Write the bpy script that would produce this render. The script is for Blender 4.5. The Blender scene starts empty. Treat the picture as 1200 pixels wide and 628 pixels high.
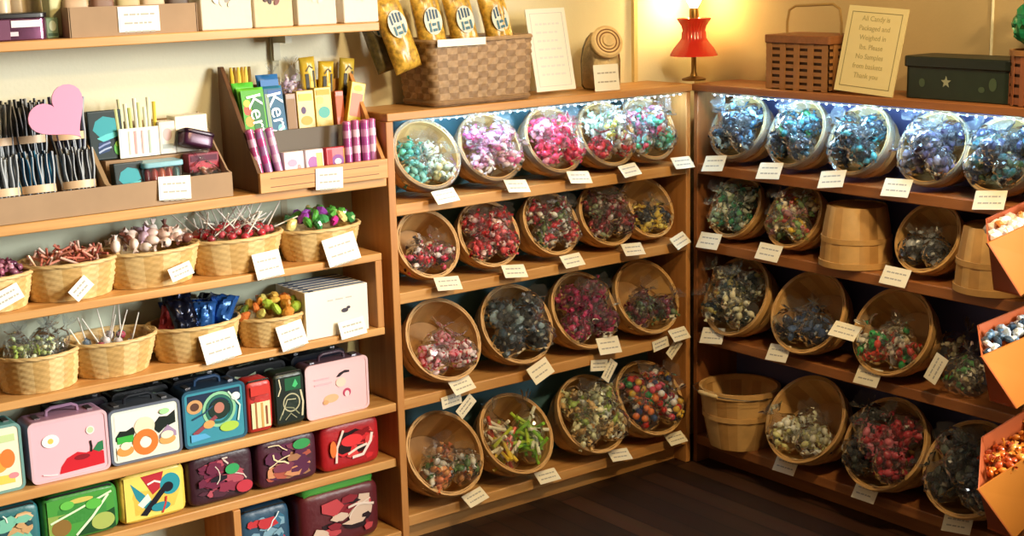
import bpy, math, random
from mathutils import Vector, Matrix, noise
rnd = random.Random(11)
SC = bpy.context.scene
COL = SC.collection
PI = math.pi

# ------------------------------------------------------------------ camera
CAM = Vector((-3.3790, -3.4618, 1.71669)); YAW, PIT, ROL, FPX = 0.647057, 0.209442, -0.024738, 1709.406
_fw = Vector((math.sin(YAW)*math.cos(PIT), math.cos(YAW)*math.cos(PIT), -math.sin(PIT)))
_r = Vector((math.cos(YAW), -math.sin(YAW), 0)); _u = _r.cross(_fw)
RT = math.cos(ROL)*_r + math.sin(ROL)*_u; UP = -math.sin(ROL)*_r + math.cos(ROL)*_u
cd = bpy.data.cameras.new('camera'); cam = bpy.data.objects.new('camera', cd); COL.objects.link(cam)
cd.sensor_width = 36; cd.lens = FPX*36/1200; cd.clip_start = .05
cam.matrix_world = Matrix(((RT.x, UP.x, -_fw.x, CAM.x), (RT.y, UP.y, -_fw.y, CAM.y), (RT.z, UP.z, -_fw.z, CAM.z), (0, 0, 0, 1)))
SC.camera = cam
def hit(px, py, ax, val):
    d = _fw + RT*((px-600)/FPX) - UP*((py-314)/FPX)
    return CAM + d*((val-CAM[ax])/d[ax])
def xM(px, py, y=0.0): return hit(px, py, 1, y).x          # along the back wall
def yR(px, py, x=0.0): return hit(px, py, 0, x).y          # along the side wall
def zM(px, py, y=0.0): return hit(px, py, 1, y).z
def zR(px, py, x=0.0): return hit(px, py, 0, x).z

# ------------------------------------------------------------------ materials
def lin(h):
    if isinstance(h, str):
        h = h.lstrip('#'); c = [int(h[i:i+2], 16)/255 for i in (0, 2, 4)]
    else: c = [v/255 for v in h]
    return [v/12.92 if v <= .04045 else ((v+.055)/1.055)**2.4 for v in c] + [1]
MATS = {}
def pmat(name, col, rough=.5, metal=0, spec=.5, var=0.0, vscale=30, emis=None, es=0, bump=0, bscale=60, coat=0, trans=0):
    if name in MATS: return MATS[name]
    m = bpy.data.materials.new(name); m.use_nodes = True; nt = m.node_tree; b = nt.nodes['Principled BSDF']
    b.inputs['Base Color'].default_value = lin(col); b.inputs['Roughness'].default_value = rough
    b.inputs['Metallic'].default_value = metal; b.inputs['Specular IOR Level'].default_value = spec
    b.inputs['Coat Weight'].default_value = coat; b.inputs['Transmission Weight'].default_value = trans
    tc = nt.nodes.new('ShaderNodeTexCoord')
    if var:
        n = nt.nodes.new('ShaderNodeTexNoise'); n.inputs['Scale'].default_value = vscale; n.inputs['Detail'].default_value = 3
        nt.links.new(tc.outputs['Object'], n.inputs['Vector'])
        mr = nt.nodes.new('ShaderNodeMapRange'); mr.inputs['From Min'].default_value = .25; mr.inputs['From Max'].default_value = .75
        mr.inputs['To Min'].default_value = 1-var; mr.inputs['To Max'].default_value = 1+var
        nt.links.new(n.outputs['Fac'], mr.inputs['Value'])
        h = nt.nodes.new('ShaderNodeHueSaturation'); h.inputs['Color'].default_value = lin(col)
        nt.links.new(mr.outputs['Result'], h.inputs['Value']); nt.links.new(h.outputs['Color'], b.inputs['Base Color'])
    if bump:
        n = nt.nodes.new('ShaderNodeTexNoise'); n.inputs['Scale'].default_value = bscale
        nt.links.new(tc.outputs['Object'], n.inputs['Vector'])
        bp = nt.nodes.new('ShaderNodeBump'); bp.inputs['Strength'].default_value = bump; bp.inputs['Distance'].default_value = .01
        nt.links.new(n.outputs['Fac'], bp.inputs['Height']); nt.links.new(bp.outputs['Normal'], b.inputs['Normal'])
    if emis is not None:
        b.inputs['Emission Color'].default_value = lin(emis); b.inputs['Emission Strength'].default_value = es
    MATS[name] = m; return m
def flat(hexc, rough=.45): return pmat('paint_'+str(hexc), hexc, rough)
def wood(name, c1, c2, axis, rough=.42):
    if name in MATS: return MATS[name]
    m = bpy.data.materials.new(name); m.use_nodes = True; nt = m.node_tree; b = nt.nodes['Principled BSDF']
    tc = nt.nodes.new('ShaderNodeTexCoord'); mp = nt.nodes.new('ShaderNodeMapping')
    s = [38, 38, 38]; s['xyz'.index(axis)] = 2.2; mp.inputs['Scale'].default_value = s
    nt.links.new(tc.outputs['Object'], mp.inputs['Vector'])
    n = nt.nodes.new('ShaderNodeTexNoise'); n.inputs['Scale'].default_value = 1.0; n.inputs['Detail'].default_value = 5; n.inputs['Distortion'].default_value = .6
    nt.links.new(mp.outputs['Vector'], n.inputs['Vector'])
    n2 = nt.nodes.new('ShaderNodeTexNoise'); n2.inputs['Scale'].default_value = 3.0; nt.links.new(tc.outputs['Object'], n2.inputs['Vector'])
    ad = nt.nodes.new('ShaderNodeMath'); ad.operation = 'MULTIPLY_ADD'; ad.inputs[1].default_value = .7
    ml = nt.nodes.new('ShaderNodeMath'); ml.operation = 'MULTIPLY'; ml.inputs[1].default_value = .3
    nt.links.new(n2.outputs['Fac'], ml.inputs[0]); nt.links.new(n.outputs['Fac'], ad.inputs[0]); nt.links.new(ml.outputs[0], ad.inputs[2])
    r = nt.nodes.new('ShaderNodeValToRGB'); r.color_ramp.elements[0].position = .34; r.color_ramp.elements[1].position = .66
    r.color_ramp.elements[0].color = lin(c1); r.color_ramp.elements[1].color = lin(c2)
    nt.links.new(ad.outputs[0], r.inputs['Fac']); nt.links.new(r.outputs['Color'], b.inputs['Base Color'])
    bp = nt.nodes.new('ShaderNodeBump'); bp.inputs['Strength'].default_value = .12; bp.inputs['Distance'].default_value = .002
    nt.links.new(n.outputs['Fac'], bp.inputs['Height']); nt.links.new(bp.outputs['Normal'], b.inputs['Normal'])
    b.inputs['Roughness'].default_value = rough
    MATS[name] = m; return m
def film_mat(name, tint, gloss=.15, haze=.055, rough=.17):
    if name in MATS: return MATS[name]
    m = bpy.data.materials.new(name); m.use_nodes = True; nt = m.node_tree; nt.nodes.clear()
    out = nt.nodes.new('ShaderNodeOutputMaterial')
    tr = nt.nodes.new('ShaderNodeBsdfTransparent'); tr.inputs['Color'].default_value = lin(tint)
    gl = nt.nodes.new('ShaderNodeBsdfGlossy'); gl.inputs['Roughness'].default_value = rough
    df = nt.nodes.new('ShaderNodeBsdfTranslucent'); df.inputs['Color'].default_value = (.9, .9, .9, 1)
    d2 = nt.nodes.new('ShaderNodeBsdfDiffuse'); d2.inputs['Color'].default_value = (.9, .9, .9, 1)
    lw = nt.nodes.new('ShaderNodeLayerWeight'); lw.inputs['Blend'].default_value = gloss
    m0 = nt.nodes.new('ShaderNodeMixShader'); m0.inputs[0].default_value = .5
    m1 = nt.nodes.new('ShaderNodeMixShader'); m1.inputs[0].default_value = haze
    m2 = nt.nodes.new('ShaderNodeMixShader')
    nt.links.new(df.outputs[0], m0.inputs[1]); nt.links.new(d2.outputs[0], m0.inputs[2])
    nt.links.new(tr.outputs[0], m1.inputs[1]); nt.links.new(m0.outputs[0], m1.inputs[2])
    nt.links.new(lw.outputs['Fresnel'], m2.inputs[0]); nt.links.new(m1.outputs[0], m2.inputs[1]); nt.links.new(gl.outputs[0], m2.inputs[2])
    nt.links.new(m2.outputs[0], out.inputs[0])
    MATS[name] = m; return m
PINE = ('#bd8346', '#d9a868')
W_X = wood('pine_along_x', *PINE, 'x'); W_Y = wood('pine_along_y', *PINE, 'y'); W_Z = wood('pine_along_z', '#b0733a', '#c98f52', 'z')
RED_Y = wood('darker_pine_along_y', '#8a5430', '#aa6e3e', 'x'); RED_Z = wood('darker_pine_along_z', '#84502c', '#a06638', 'z')  # darker, redder pine tone for the side-wall unit
FILM = film_mat('clear_cellophane', '#f6f8fa'); LINER = film_mat('plastic_liner', '#f0f4f6', .3, .2)
GLASS = film_mat('clear_glass', '#f2f0ea', .25, .05, .04)
CARD = pmat('white_card', '#f3ecd6', .6); INK = pmat('grey_ink', '#b0aca2', .7); CARDW = pmat('bright_card', '#f6f4ea', .6)
KRAFT = pmat('grey_cardboard', '#a6886a', .8, var=.08, vscale=12); KRAFTI = pmat('cardboard_edge', '#a88a66', .8)
BLACK = pmat('black_plastic', '#101012', .4); WHITE = pmat('white_paper', '#f1efe8', .55)
TAN = [pmat('veneer_honey', '#c4965a', .55, var=.12, vscale=25), pmat('veneer_pale', '#d2a76a', .55, var=.12, vscale=25), pmat('veneer_brown', '#b4864c', .55, var=.12, vscale=25)]
HOOP = pmat('hoop_wood', '#c89c60', .5, var=.1, vscale=40)
WICK = [pmat('willow_pale', '#d9b97f', .55, var=.12, vscale=40), pmat('willow_honey', '#c9a263', .55, var=.12, vscale=40)]
WICKB = [pmat('wicker_brown', '#8d6f4f', .6, var=.2, vscale=60), pmat('wicker_tan', '#a98a66', .6, var=.2, vscale=60)]
SPL = [pmat('splint_brown', '#9a6a3c', .55, var=.12, vscale=40), pmat('splint_dark', '#4a2c18', .7)]

# ------------------------------------------------------------------ mesh builder
class MB:
    def __init__(s): s.v = []; s.f = []; s.m = []
    def add(s, vs, fs, mi=0, M=None):
        b = len(s.v)
        s.v += [tuple(M @ Vector(p)) if M is not None else tuple(p) for p in vs]
        for f in fs: s.f.append([b+i for i in f]); s.m.append(mi)
        return s
    def box(s, c, d, mi=0, M=None):
        x, y, z = c; a, b, e = d[0]/2, d[1]/2, d[2]/2
        vs = [(x+i*a, y+j*b, z+k*e) for i in (-1, 1) for j in (-1, 1) for k in (-1, 1)]
        return s.add(vs, [(0, 1, 3, 2), (4, 6, 7, 5), (0, 4, 5, 1), (2, 3, 7, 6), (0, 2, 6, 4), (1, 5, 7, 3)], mi, M)
    def bb(s, x0, x1, y0, y1, z0, z1, mi=0, M=None):
        return s.box(((x0+x1)/2, (y0+y1)/2, (z0+z1)/2), (x1-x0, y1-y0, z1-z0), mi, M)
    def prism(s, poly, t, mi=0, M=None):
        n = len(poly); vs = [(x, y, 0) for x, y in poly]+[(x, y, t) for x, y in poly]
        return s.add(vs, [tuple(range(n))[::-1], tuple(range(n, 2*n))]+[(i, (i+1) % n, n+(i+1) % n, n+i) for i in range(n)], mi, M)
    def lathe(s, prof, n=24, mi=0, M=None, sx=1, sy=1, caps=True):
        vs = []
        for r, z in prof:
            for i in range(n):
                a = 2*PI*i/n; vs.append((r*math.cos(a)*sx, r*math.sin(a)*sy, z))
        fs = [(k*n+i, k*n+(i+1) % n, (k+1)*n+(i+1) % n, (k+1)*n+i) for k in range(len(prof)-1) for i in range(n)]
        if caps:
            if prof[0][0] > 1e-5: fs.append(tuple(range(n))[::-1])
            if prof[-1][0] > 1e-5: fs.append(tuple(range((len(prof)-1)*n, len(prof)*n)))
        return s.add(vs, fs, mi, M)
    def tube(s, pts, r, n=8, mi=0, M=None, closed=False):
        pts = [Vector(p) for p in pts]; N = len(pts); vs = []; ref = None
        for i, p in enumerate(pts):
            a = pts[i-1] if (i > 0 or closed) else p; b = pts[(i+1) % N] if (i < N-1 or closed) else p
            t = (b-a).normalized()
            if ref is None: ref = t.orthogonal().normalized()
            ref = (ref-t*ref.dot(t)); ref = ref.normalized() if ref.length > 1e-6 else t.orthogonal().normalized()
            w = t.cross(ref); rr = r[i] if isinstance(r, (list, tuple)) else r
            vs += [p+(ref*math.cos(2*PI*k/n)+w*math.sin(2*PI*k/n))*rr for k in range(n)]
        K = N if closed else N-1
        fs = [(i*n+k, i*n+(k+1) % n, ((i+1) % N)*n+(k+1) % n, ((i+1) % N)*n+k) for i in range(K) for k in range(n)]
        if not closed: fs += [tuple(range(n))[::-1], tuple(range((N-1)*n, N*n))]
        return s.add(vs, fs, mi, M)
    def ell(s, c, r, n=12, m=8, mi=0, M=None):
        prof = [(math.sin(PI*k/m), -math.cos(PI*k/m)) for k in range(m+1)]; prof[0] = (1e-4, -1); prof[-1] = (1e-4, 1)
        vs = [(c[0]+r[0]*a*math.cos(2*PI*i/n), c[1]+r[1]*a*math.sin(2*PI*i/n), c[2]+r[2]*z) for a, z in prof for i in range(n)]
        fs = [(k*n+i, k*n+(i+1) % n, (k+1)*n+(i+1) % n, (k+1)*n+i) for k in range(m) for i in range(n)]
        return s.add(vs, fs, mi, M)
    def mesh(s, name, mats, smooth=True, ang=35):
        me = bpy.data.meshes.new(name); me.from_pydata(s.v, [], s.f)
        for q in (mats if isinstance(mats, (list, tuple)) else [mats]): me.materials.append(q)
        me.polygons.foreach_set('material_index', s.m)
        import bmesh
        bm = bmesh.new(); bm.from_mesh(me); bmesh.ops.recalc_face_normals(bm, faces=bm.faces); bm.to_mesh(me); bm.free()
        if smooth:
            me.polygons.foreach_set('use_smooth', [True]*len(me.polygons)); me.set_sharp_from_angle(angle=math.radians(ang))
        me.update(); return me
def link(name, me, parent=None, M=None):
    o = bpy.data.objects.new(name, me); COL.objects.link(o)
    if parent: o.parent = parent
    if M is not None: o.matrix_basis = M
    return o
def obj(name, mb, mats, parent=None, M=None, bev=0, smooth=True, ang=35):
    o = link(name, mb.mesh(name, mats, smooth, ang), parent, M)
    if bev:
        b = o.modifiers.new('bevel', 'BEVEL'); b.width = bev; b.segments = 2; b.limit_method = 'ANGLE'
    return o
def tag(o, label, cat, group=None):
    o['label'] = label; o['category'] = cat
    if group: o['group'] = group
    return o
def thing(name, label, cat, M, group=None):
    return tag(link(name, None, None, M), label, cat, group)
def struct(o): o['kind'] = 'structure'; return o
def T(x, y, z): return Matrix.Translation((x, y, z))
def RX(a): return Matrix.Rotation(math.radians(a), 4, 'X')
def RY(a): return Matrix.Rotation(math.radians(a), 4, 'Y')
def RZ(a): return Matrix.Rotation(math.radians(a), 4, 'Z')
def S3(x, y, z): return Matrix.Diagonal((x, y, z, 1))
def unitM(x, d, z): return T(x, d, z)                       # faces the viewer, along the back wall
def unitR(y, d, z): return T(d, y, z) @ RZ(-90)             # along the side wall
ORD = ['first', 'second', 'third', 'fourth', 'fifth', 'sixth']

# ------------------------------------------------------------------ room shell
wallpaint = pmat('cream_wall_paint', '#dfdbc2', .85, var=.04, vscale=4, bump=.05, bscale=90)
sidepaint = pmat('tan_wall_paint', '#bda67c', .85, var=.04, vscale=4, bump=.05, bscale=90)
struct(obj('wall_back', MB().bb(-4.2, .36, .21, .36, 0, 2.7), wallpaint))
wb = MB().bb(.21, .36, -1.9, .21, 0, 2.7).bb(.21, .36, -3.5, -1.9, 0, .75).bb(.21, .36, -3.5, -1.9, 2.35, 2.7).bb(.21, .36, -5.2, -3.5, 0, 2.7)
struct(obj('wall_side', wb, sidepaint))
wf = MB()
for a in (-1.9, -2.7, -3.5): wf.bb(.25, .31, a-.025, a+.025, .75, 2.35)
for z in (.77, 1.55, 2.33): wf.bb(.25, .31, -3.5, -1.9, z-.025, z+.025)
struct(obj('window_1', wf, pmat('white_window_paint', '#e9e6dc', .5)))
fl = bpy.data.materials.new('dark_plank_floor'); fl.use_nodes = True; nt = fl.node_tree; b = nt.nodes['Principled BSDF']
tc = nt.nodes.new('ShaderNodeTexCoord'); mp = nt.nodes.new('ShaderNodeMapping'); mp.inputs['Rotation'].default_value = (0, 0, PI/2)
br = nt.nodes.new('ShaderNodeTexBrick'); br.inputs['Scale'].default_value = 1; br.inputs['Brick Width'].default_value = 1.6; br.inputs['Row Height'].default_value = .085
br.inputs['Mortar Size'].default_value = .003; br.inputs['Color1'].default_value = lin('#4c2e1e'); br.inputs['Color2'].default_value = lin('#2a1810'); br.inputs['Mortar'].default_value = lin('#0c0705')
nz = nt.nodes.new('ShaderNodeTexNoise'); nz.inputs['Scale'].default_value = 1; mp2 = nt.nodes.new('ShaderNodeMapping'); mp2.inputs['Scale'].default_value = (60, 4, 1)
mx = nt.nodes.new('ShaderNodeMix'); mx.data_type = 'RGBA'; mx.blend_type = 'MULTIPLY'; mx.inputs[0].default_value = .5
nt.links.new(tc.outputs['Object'], mp.inputs['Vector']); nt.links.new(mp.outputs[0], br.inputs['Vector'])
nt.links.new(tc.outputs['Object'], mp2.inputs['Vector']); nt.links.new(mp2.outputs[0], nz.inputs['Vector'])
nt.links.new(br.outputs['Color'], mx.inputs[6]); nt.links.new(nz.outputs['Color'], mx.inputs[7]); nt.links.new(mx.outputs[2], b.inputs['Base Color'])
b.inputs['Roughness'].default_value = .5
struct(obj('floor', MB().bb(-4.2, .36, -5.2, .36, -.08, 0), fl))
struct(obj('trim_1', MB().bb(-.082, -.066, .196, .21, 1.3, 2.7), pmat('wall_batten', '#d8c68e', .7)))
struct(obj('trim_2', MB().bb(-1.432, -1.412, .196, .21, .62, 1.6), pmat('wall_strip', '#b9b59a', .7)))

# ------------------------------------------------------------------ shelving
ZS = [1.3, 1.038, .78, .462, .10]; TH = .034
def shelving(name, label, frame, L, mats, backmat, left_panel=True):
    ax, up, pan = mats
    t = thing(name, label, 'shelving', frame)
    x0, x1 = -L, 0
    obj('top_board', MB().bb(x0-.022, x1, -.008, .205, ZS[0]-.024, ZS[0]), ax, t, bev=.003)
    for z in ZS[1:]:
        obj('shelf', MB().bb(x0, x1-.02, 0, .19, z-TH, z), ax, t, bev=.003)
    obj('side_panel', MB().bb(x0-.024, x0, -.004, .205, 0, ZS[0]-.024), pan, t, bev=.002)
    obj('side_panel', MB().bb(x1-.02, x1, .0, .205, 0, ZS[0]-.024), pan, t, bev=.002)
    obj('back_panel', MB().bb(x0, x1-.02, .192, .205, .06, ZS[0]-.024), backmat, t)
    obj('toe_board', MB().bb(x0, x1-.02, .06, .08, 0, ZS[4]-TH), up, t)
    return t
LM = 1.16
backM = pmat('teal_back_panel', '#5c8c9c', .8, var=.04, vscale=5); backR = pmat('violet_back_panel', '#5c5c8c', .8)
shelving('shelving_unit', 'honey pine candy shelving of four shelves along the back wall, under the wicker chip basket', T(-.012, 0, 0), LM, (W_X, W_X, W_Z), backM)
tR = thing('shelving_unit', 'darker red-brown candy shelving of four shelves along the side wall, under the green box', 'shelving', T(0, 0, 0) @ RZ(-90))
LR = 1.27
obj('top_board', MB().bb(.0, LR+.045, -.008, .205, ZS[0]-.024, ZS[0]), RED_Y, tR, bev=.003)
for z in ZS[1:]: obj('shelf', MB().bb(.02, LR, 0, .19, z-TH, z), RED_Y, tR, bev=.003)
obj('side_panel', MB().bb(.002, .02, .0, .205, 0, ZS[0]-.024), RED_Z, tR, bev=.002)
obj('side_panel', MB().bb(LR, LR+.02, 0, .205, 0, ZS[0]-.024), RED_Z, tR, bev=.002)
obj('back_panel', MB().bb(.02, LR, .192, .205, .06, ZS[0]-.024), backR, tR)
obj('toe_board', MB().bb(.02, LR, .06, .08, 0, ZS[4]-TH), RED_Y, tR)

# left-hand wall shelving
ZT, Z2, Z3, Z4, Z5, Z6, Z7 = 1.553, 1.121, .907, .69, .457, .284, .06
XL0, XP = -2.75, -1.197
t = thing('shelving_unit', 'wide light pine shelving stocked with lunch boxes, beside the slatted basket shelves', 'shelving', T(0, 0, 0))
for z in (Z2, Z5, Z6, Z7):
    obj('shelf', MB().bb(XL0, XP-.001, 0 if z != Z6 else .012, .205, z-.026, z), W_X, t, bev=.003)
obj('divider', MB().bb(-1.733, -1.711, .006, .205, Z7, Z6-.026), W_Z, t, bev=.002)
obj('side_panel', MB().bb(XL0-.022, XL0, 0, .205, 0, Z2), W_Z, t, bev=.002)
obj('back_panel', MB().bb(XL0, XP-.001, .197, .2055, .02, Z2-.026), pmat('pale_green_panel', '#c2cbb6', .8, var=.04, vscale=4), t)
t = thing('riser_shelf', 'two-tier pine riser shelf holding the wicker sweet baskets above the lunch boxes', 'shelf', T(0, 0, 0))
obj('upper_board', MB().bb(XL0+.003, -1.225, 0, .185, Z3-.022, Z3), W_X, t, bev=.003)
obj('lower_board', MB().bb(XL0+.003, -1.225, 0, .185, Z4-.022, Z4), W_X, t, bev=.003)
obj('end_board', MB().bb(-1.247, -1.225, .002, .185, Z4, Z3-.022), W_Z, t, bev=.002)
obj('end_board', MB().bb(XL0+.003, XL0+.025, .002, .185, Z4, Z3-.022), W_Z, t, bev=.002)
t = thing('wall_shelf', 'long pine wall shelf holding white paper bags, above the sloped wooden sweet rack', 'shelf', T(0, 0, 0))
obj('board', MB().bb(XL0, -1.2, 0, .205, ZT-.024, ZT), W_X, t, bev=.003)
for x in (-2.4, -1.42): obj('bracket', MB().bb(x-.01, x+.01, .12, .205, ZT-.05, ZT-.024).bb(x-.01, x+.01, .19, .205, ZT-.10, ZT-.05), flat('#b9b59a'), t)

# ------------------------------------------------------------------ LED strings
led = pmat('led_bulb', '#ffffff', .3, emis='#e4f2ff', es=7); cordm = pmat('clear_cord', '#b8c4c8', .4)
def led_string(label, frame, x0, x1, n):
    t = thing('led_string_light', label, 'string lights', frame)
    zz = ZS[0]-.029
    obj('cord', MB().tube([(x0+(x1-x0)*i/40, -.004, zz+.001*math.sin(i*1.3)) for i in range(41)], .0022, 6), cordm, t)
    me = MB().ell((0, 0, 0), (.003, .003, .003), 8, 6).mesh('bulb', led)
    for i in range(n):
        link('bulb', me, t, T(x0+(x1-x0)*(i+.5)/n, -.006, zz-.002))
led_string('string of tiny white lights under the top board along the back wall', T(-.012, 0, 0), -1.04, -.04, 36)
led_string('string of tiny white lights under the top board along the side wall', T(0, 0, 0) @ RZ(-90), .09, 1.25, 40)

# ------------------------------------------------------------------ peck baskets
def peck_body(R, rb, h, n=44, th=.0035):
    m = MB(); K = 6
    for side in (0, 1):
        vs = []; 
        for k in range(K+1):
            f = k/K; r0 = rb+(R-rb)*f+.004*math.sin(PI*f)
            for i in range(n):
                a = 2*PI*i/n; off = (.0011 if (i//2) % 2 else -.0008)-(th if side else 0)
                r = r0+off; vs.append((r*math.cos(a), r*math.sin(a), f*h))
        base = len(m.v); m.v += vs
        for k in range(K):
            for i in range(n):
                m.f.append([base+k*n+i, base+k*n+(i+1) % n, base+(k+1)*n+(i+1) % n, base+(k+1)*n+i]); m.m.append(((i//2)*7 % 3) if (i//2) % 5 else 1)
    N = n*(K+1)
    for i in range(n):
        m.f.append([K*n+i, K*n+(i+1) % n, N+K*n+(i+1) % n, N+K*n+i]); m.m.append(1)
    return m
def hoop(r, z, w, th):
    return MB().lathe([(r, z-w/2), (r+th, z-w/2), (r+th, z+w/2), (r, z+w/2), (r, z-w/2)], 44, caps=False)
PECK = {}
def peck_meshes(R, rb, h):
    k = (R, rb, h)
    if k not in PECK:
        f = .55; rm = rb+(R-rb)*f+.0045
        PECK[k] = dict(body=peck_body(R, rb, h).mesh('body', TAN, ang=20),
            base=MB().lathe([(.001, .004), (rb-.002, .004), (rb-.002, .012), (.001, .012)], 44).mesh('base', TAN[2]),
            rim_hoop=hoop(R, h-.008, .018, .004).mesh('rim_hoop', HOOP), inner_hoop=hoop(R-.0075, h-.008, .018, .003).mesh('inner_hoop', HOOP),
            band=hoop(rm, h*f, .016, .003).mesh('band', HOOP),
            liner=MB().lathe([(R-.006, h-.03), (R-.004, h+.002), (R+.003, h+.006), (R+.007, h-.004), (R+.006, h-.022)], 44, caps=False).mesh('liner', LINER))
    return PECK[k]
def peck_basket(M, R, rb, h, label, group, liner=False, grip=False):
    t = thing('peck_basket', label, 'basket', M, group)
    ms = peck_meshes(R, rb, h)
    for n in ('body', 'base', 'rim_hoop', 'inner_hoop', 'band')+(('liner',) if liner else ()): link(n, ms[n], t)
    return t
def tilt_frame(frame, x, zsh, R, rb, h, e, yaw=0, back=.186):
    er = math.radians(e); z0 = (rb+.008)*math.cos(er); y0 = back-rb*math.sin(er)-.004
    return frame(x, y0, zsh+z0+.001) @ RZ(yaw) @ RX(90-e)

# ------------------------------------------------------------------ candies and bags
CM = {}
def candy_mesh(kind, col):
    k = (kind, col)
    if k in CM: return CM[k]
    m = MB(); mt = [pmat('sweet_'+col, col, .28, coat=.4)]
    if kind == 'twist':
        m.ell((0, 0, 0), (1.0, .72, .72), 9, 6)
        for s in (-1, 1):
            prof = [(.16, .85*s)]
            n = 8; vs = [(s*.85, .14*math.cos(2*PI*i/n), .14*math.sin(2*PI*i/n)) for i in range(n)]
            vs += [(s*(1.55+.15*(i % 2)), (.62 if i % 2 else .42)*math.cos(2*PI*i/n), (.62 if i % 2 else .42)*math.sin(2*PI*i/n)*.6) for i in range(n)]
            m.add(vs, [(i, (i+1) % n, n+(i+1) % n, n+i) for i in range(n)])
    elif kind == 'ball': m.ell((0, 0, 0), (.9, .9, .9), 10, 7)
    elif kind == 'mint':
        m.lathe([(.3, -.4), (.95, -.38), (1.1, -.2), (1.1, .2), (.95, .38), (.3, .4)], 12)
        mt.append(pmat('sweet_#c8243c', '#c8243c', .28, coat=.4))
        for q in range(len(m.m)): m.m[q] = 1 if (q % 12) % 4 == 0 else 0
    elif kind == 'block': m.box((0, 0, 0), (2.0, 1.1, .8)); m.box((1.25, 0, 0), (.5, 1.0, .12)); m.box((-1.25, 0, 0), (.5, 1.0, .12))
    elif kind == 'foil':
        for i in range(1):
            m.ell((0, 0, 0), (1.1, .9, .6), 8, 5)
        m.v = [tuple(Vector(p)*(1+.22*noise.noise(Vector(p)*2.3))) for p in m.v]
    elif kind == 'stick': m.tube([(-2.6, 0, 0), (2.6, 0, 0)], .36, 8)
    CM[k] = m.mesh('wrapped_candy', mt, ang=40 if kind != 'foil' else 5); return CM[k]
FILMS = []
def film_meshes():
    for sd in range(5):
        m = MB(); n, K = 26, 16; off = Vector((sd*7.3, sd*3.1, 0)); vs = []
        rings = [(math.sin(PI*k/K), -math.cos(PI*k/K)*1.05) for k in range(K-1)]
        rings[0] = (.02, -1.05)
        rings += [(.2, 1.12), (.13, 1.22), (.3, 1.36), (.5, 1.52), (.66, 1.66)]
        for j, (r, y) in enumerate(rings):
            for i in range(n):
                a = 2*PI*i/n; p = Vector((r*math.cos(a), y, r*math.sin(a)*.92))
                nn = noise.noise(p*2.6+off); n2 = noise.noise(p*6.5+off)
                f = 1+.16*(abs(nn)*2-.4)+.10*n2
                if j >= K+1: f = 1+.45*noise.noise(Vector((math.cos(a)*3, math.sin(a)*3, y))+off); p.y += .22*noise.noise(Vector((a*2.2, sd, y)))
                vs.append((p.x*f, p.y, p.z*f))
        fs = []
        for j in range(len(rings)-1):
            for i in range(n):
                q = [j*n+i, j*n+(i+1) % n, (j+1)*n+(i+1) % n, (j+1)*n+i]
                fs += [(q[0], q[1], q[2]), (q[0], q[2], q[3])] if (i+j) % 2 else [(q[0], q[1], q[3]), (q[1], q[2], q[3])]
        m.add(vs, fs); FILMS.append(m.mesh('film', FILM, smooth=False))
film_meshes()
tie_me = MB().lathe([(.15, 1.17), (.19, 1.19), (.19, 1.25), (.15, 1.27)], 12).mesh('tie', flat('#d9d4c4'))
def pack(n, dmin, rr):
    pts = []; tries = 0; d = dmin
    while len(pts) < n:
        p = Vector((rr.uniform(-1, 1), rr.uniform(-1, 1), rr.uniform(-1, 1))); tries += 1
        if p.length > .86: continue
        if all((p-q).length > d for q in pts): pts.append(p)
        if tries > 400: d *= .9; tries = 0
    return pts
def rot_rand(): return RZ(rnd.uniform(0, 360)) @ RX(rnd.uniform(0, 360)) @ RY(rnd.uniform(0, 360))
def candy_bag(M, size, cols, kind, cs, label, group, n=14):
    """size = (x, y, z) half extents in metres; M: local y towards the neck, z towards the viewer"""
    t = thing('candy_bag', label, 'bag of candy', M, group)
    link('film', rnd.choice(FILMS), t, S3(*size) @ RY(rnd.uniform(0, 360) if abs(size[0]-size[2]) < .01 else 0))
    for p in pack(n, .40, rnd):
        c = rnd.choice(cols)
        loc = Vector((p.x*size[0], p.y*size[1], p.z*size[2]))*.92
        link('wrapped_candy', candy_mesh(kind, c), t, T(*loc) @ rot_rand() @ S3(cs, cs, cs))
    return t
LAY = {'full': [(-.43, -.40, .0), (.43, -.40, .008), (-.42, .34, .0), (.42, .34, .0), (0, -.02, .03)],
       'four': [(-.42, -.42, -.02), (.42, -.40, -.02), (-.3, .25, -.05), (.34, .2, -.05)],
       'low': [(-.40, -.40, -.012), (.40, -.40, -.012), (0, -.12, -.035)],
       'two': [(-.44, -.46, -.015), (.34, -.46, -.015)],
       'one': [(0, -.05, -.035)], 'pair': [(-.42, -.12, -.025), (.42, -.12, -.02)]}
def fill_basket(MB_, R, h, lay, cols, kind, cs, label, group, n, k=1.0):
    for i, (a, b, z) in enumerate(LAY[lay]):
        if lay == 'one': sz = (R*.84*k, R*.80*k, R*.50*k)
        elif lay == 'pair': sz = (R*.40*k, R*.66*k, R*.40*k)
        else: sz = (R*.45*k, R*.42*k, R*.42*k)
        c = cols
        if cols and isinstance(cols[0], (list, tuple)): c = cols[i % len(cols)]
        candy_bag(MB_ @ T(a*R, b*R, h+z) @ RZ(rnd.uniform(-50, 50) if lay not in ('one', 'pair') else rnd.uniform(-8, 8)) @ RX(rnd.uniform(55, 80) if b > .1 else rnd.uniform(35, 60) if lay != 'pair' else 12), sz, c, kind, cs*1.25, label, group, int(n*1.6))

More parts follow.
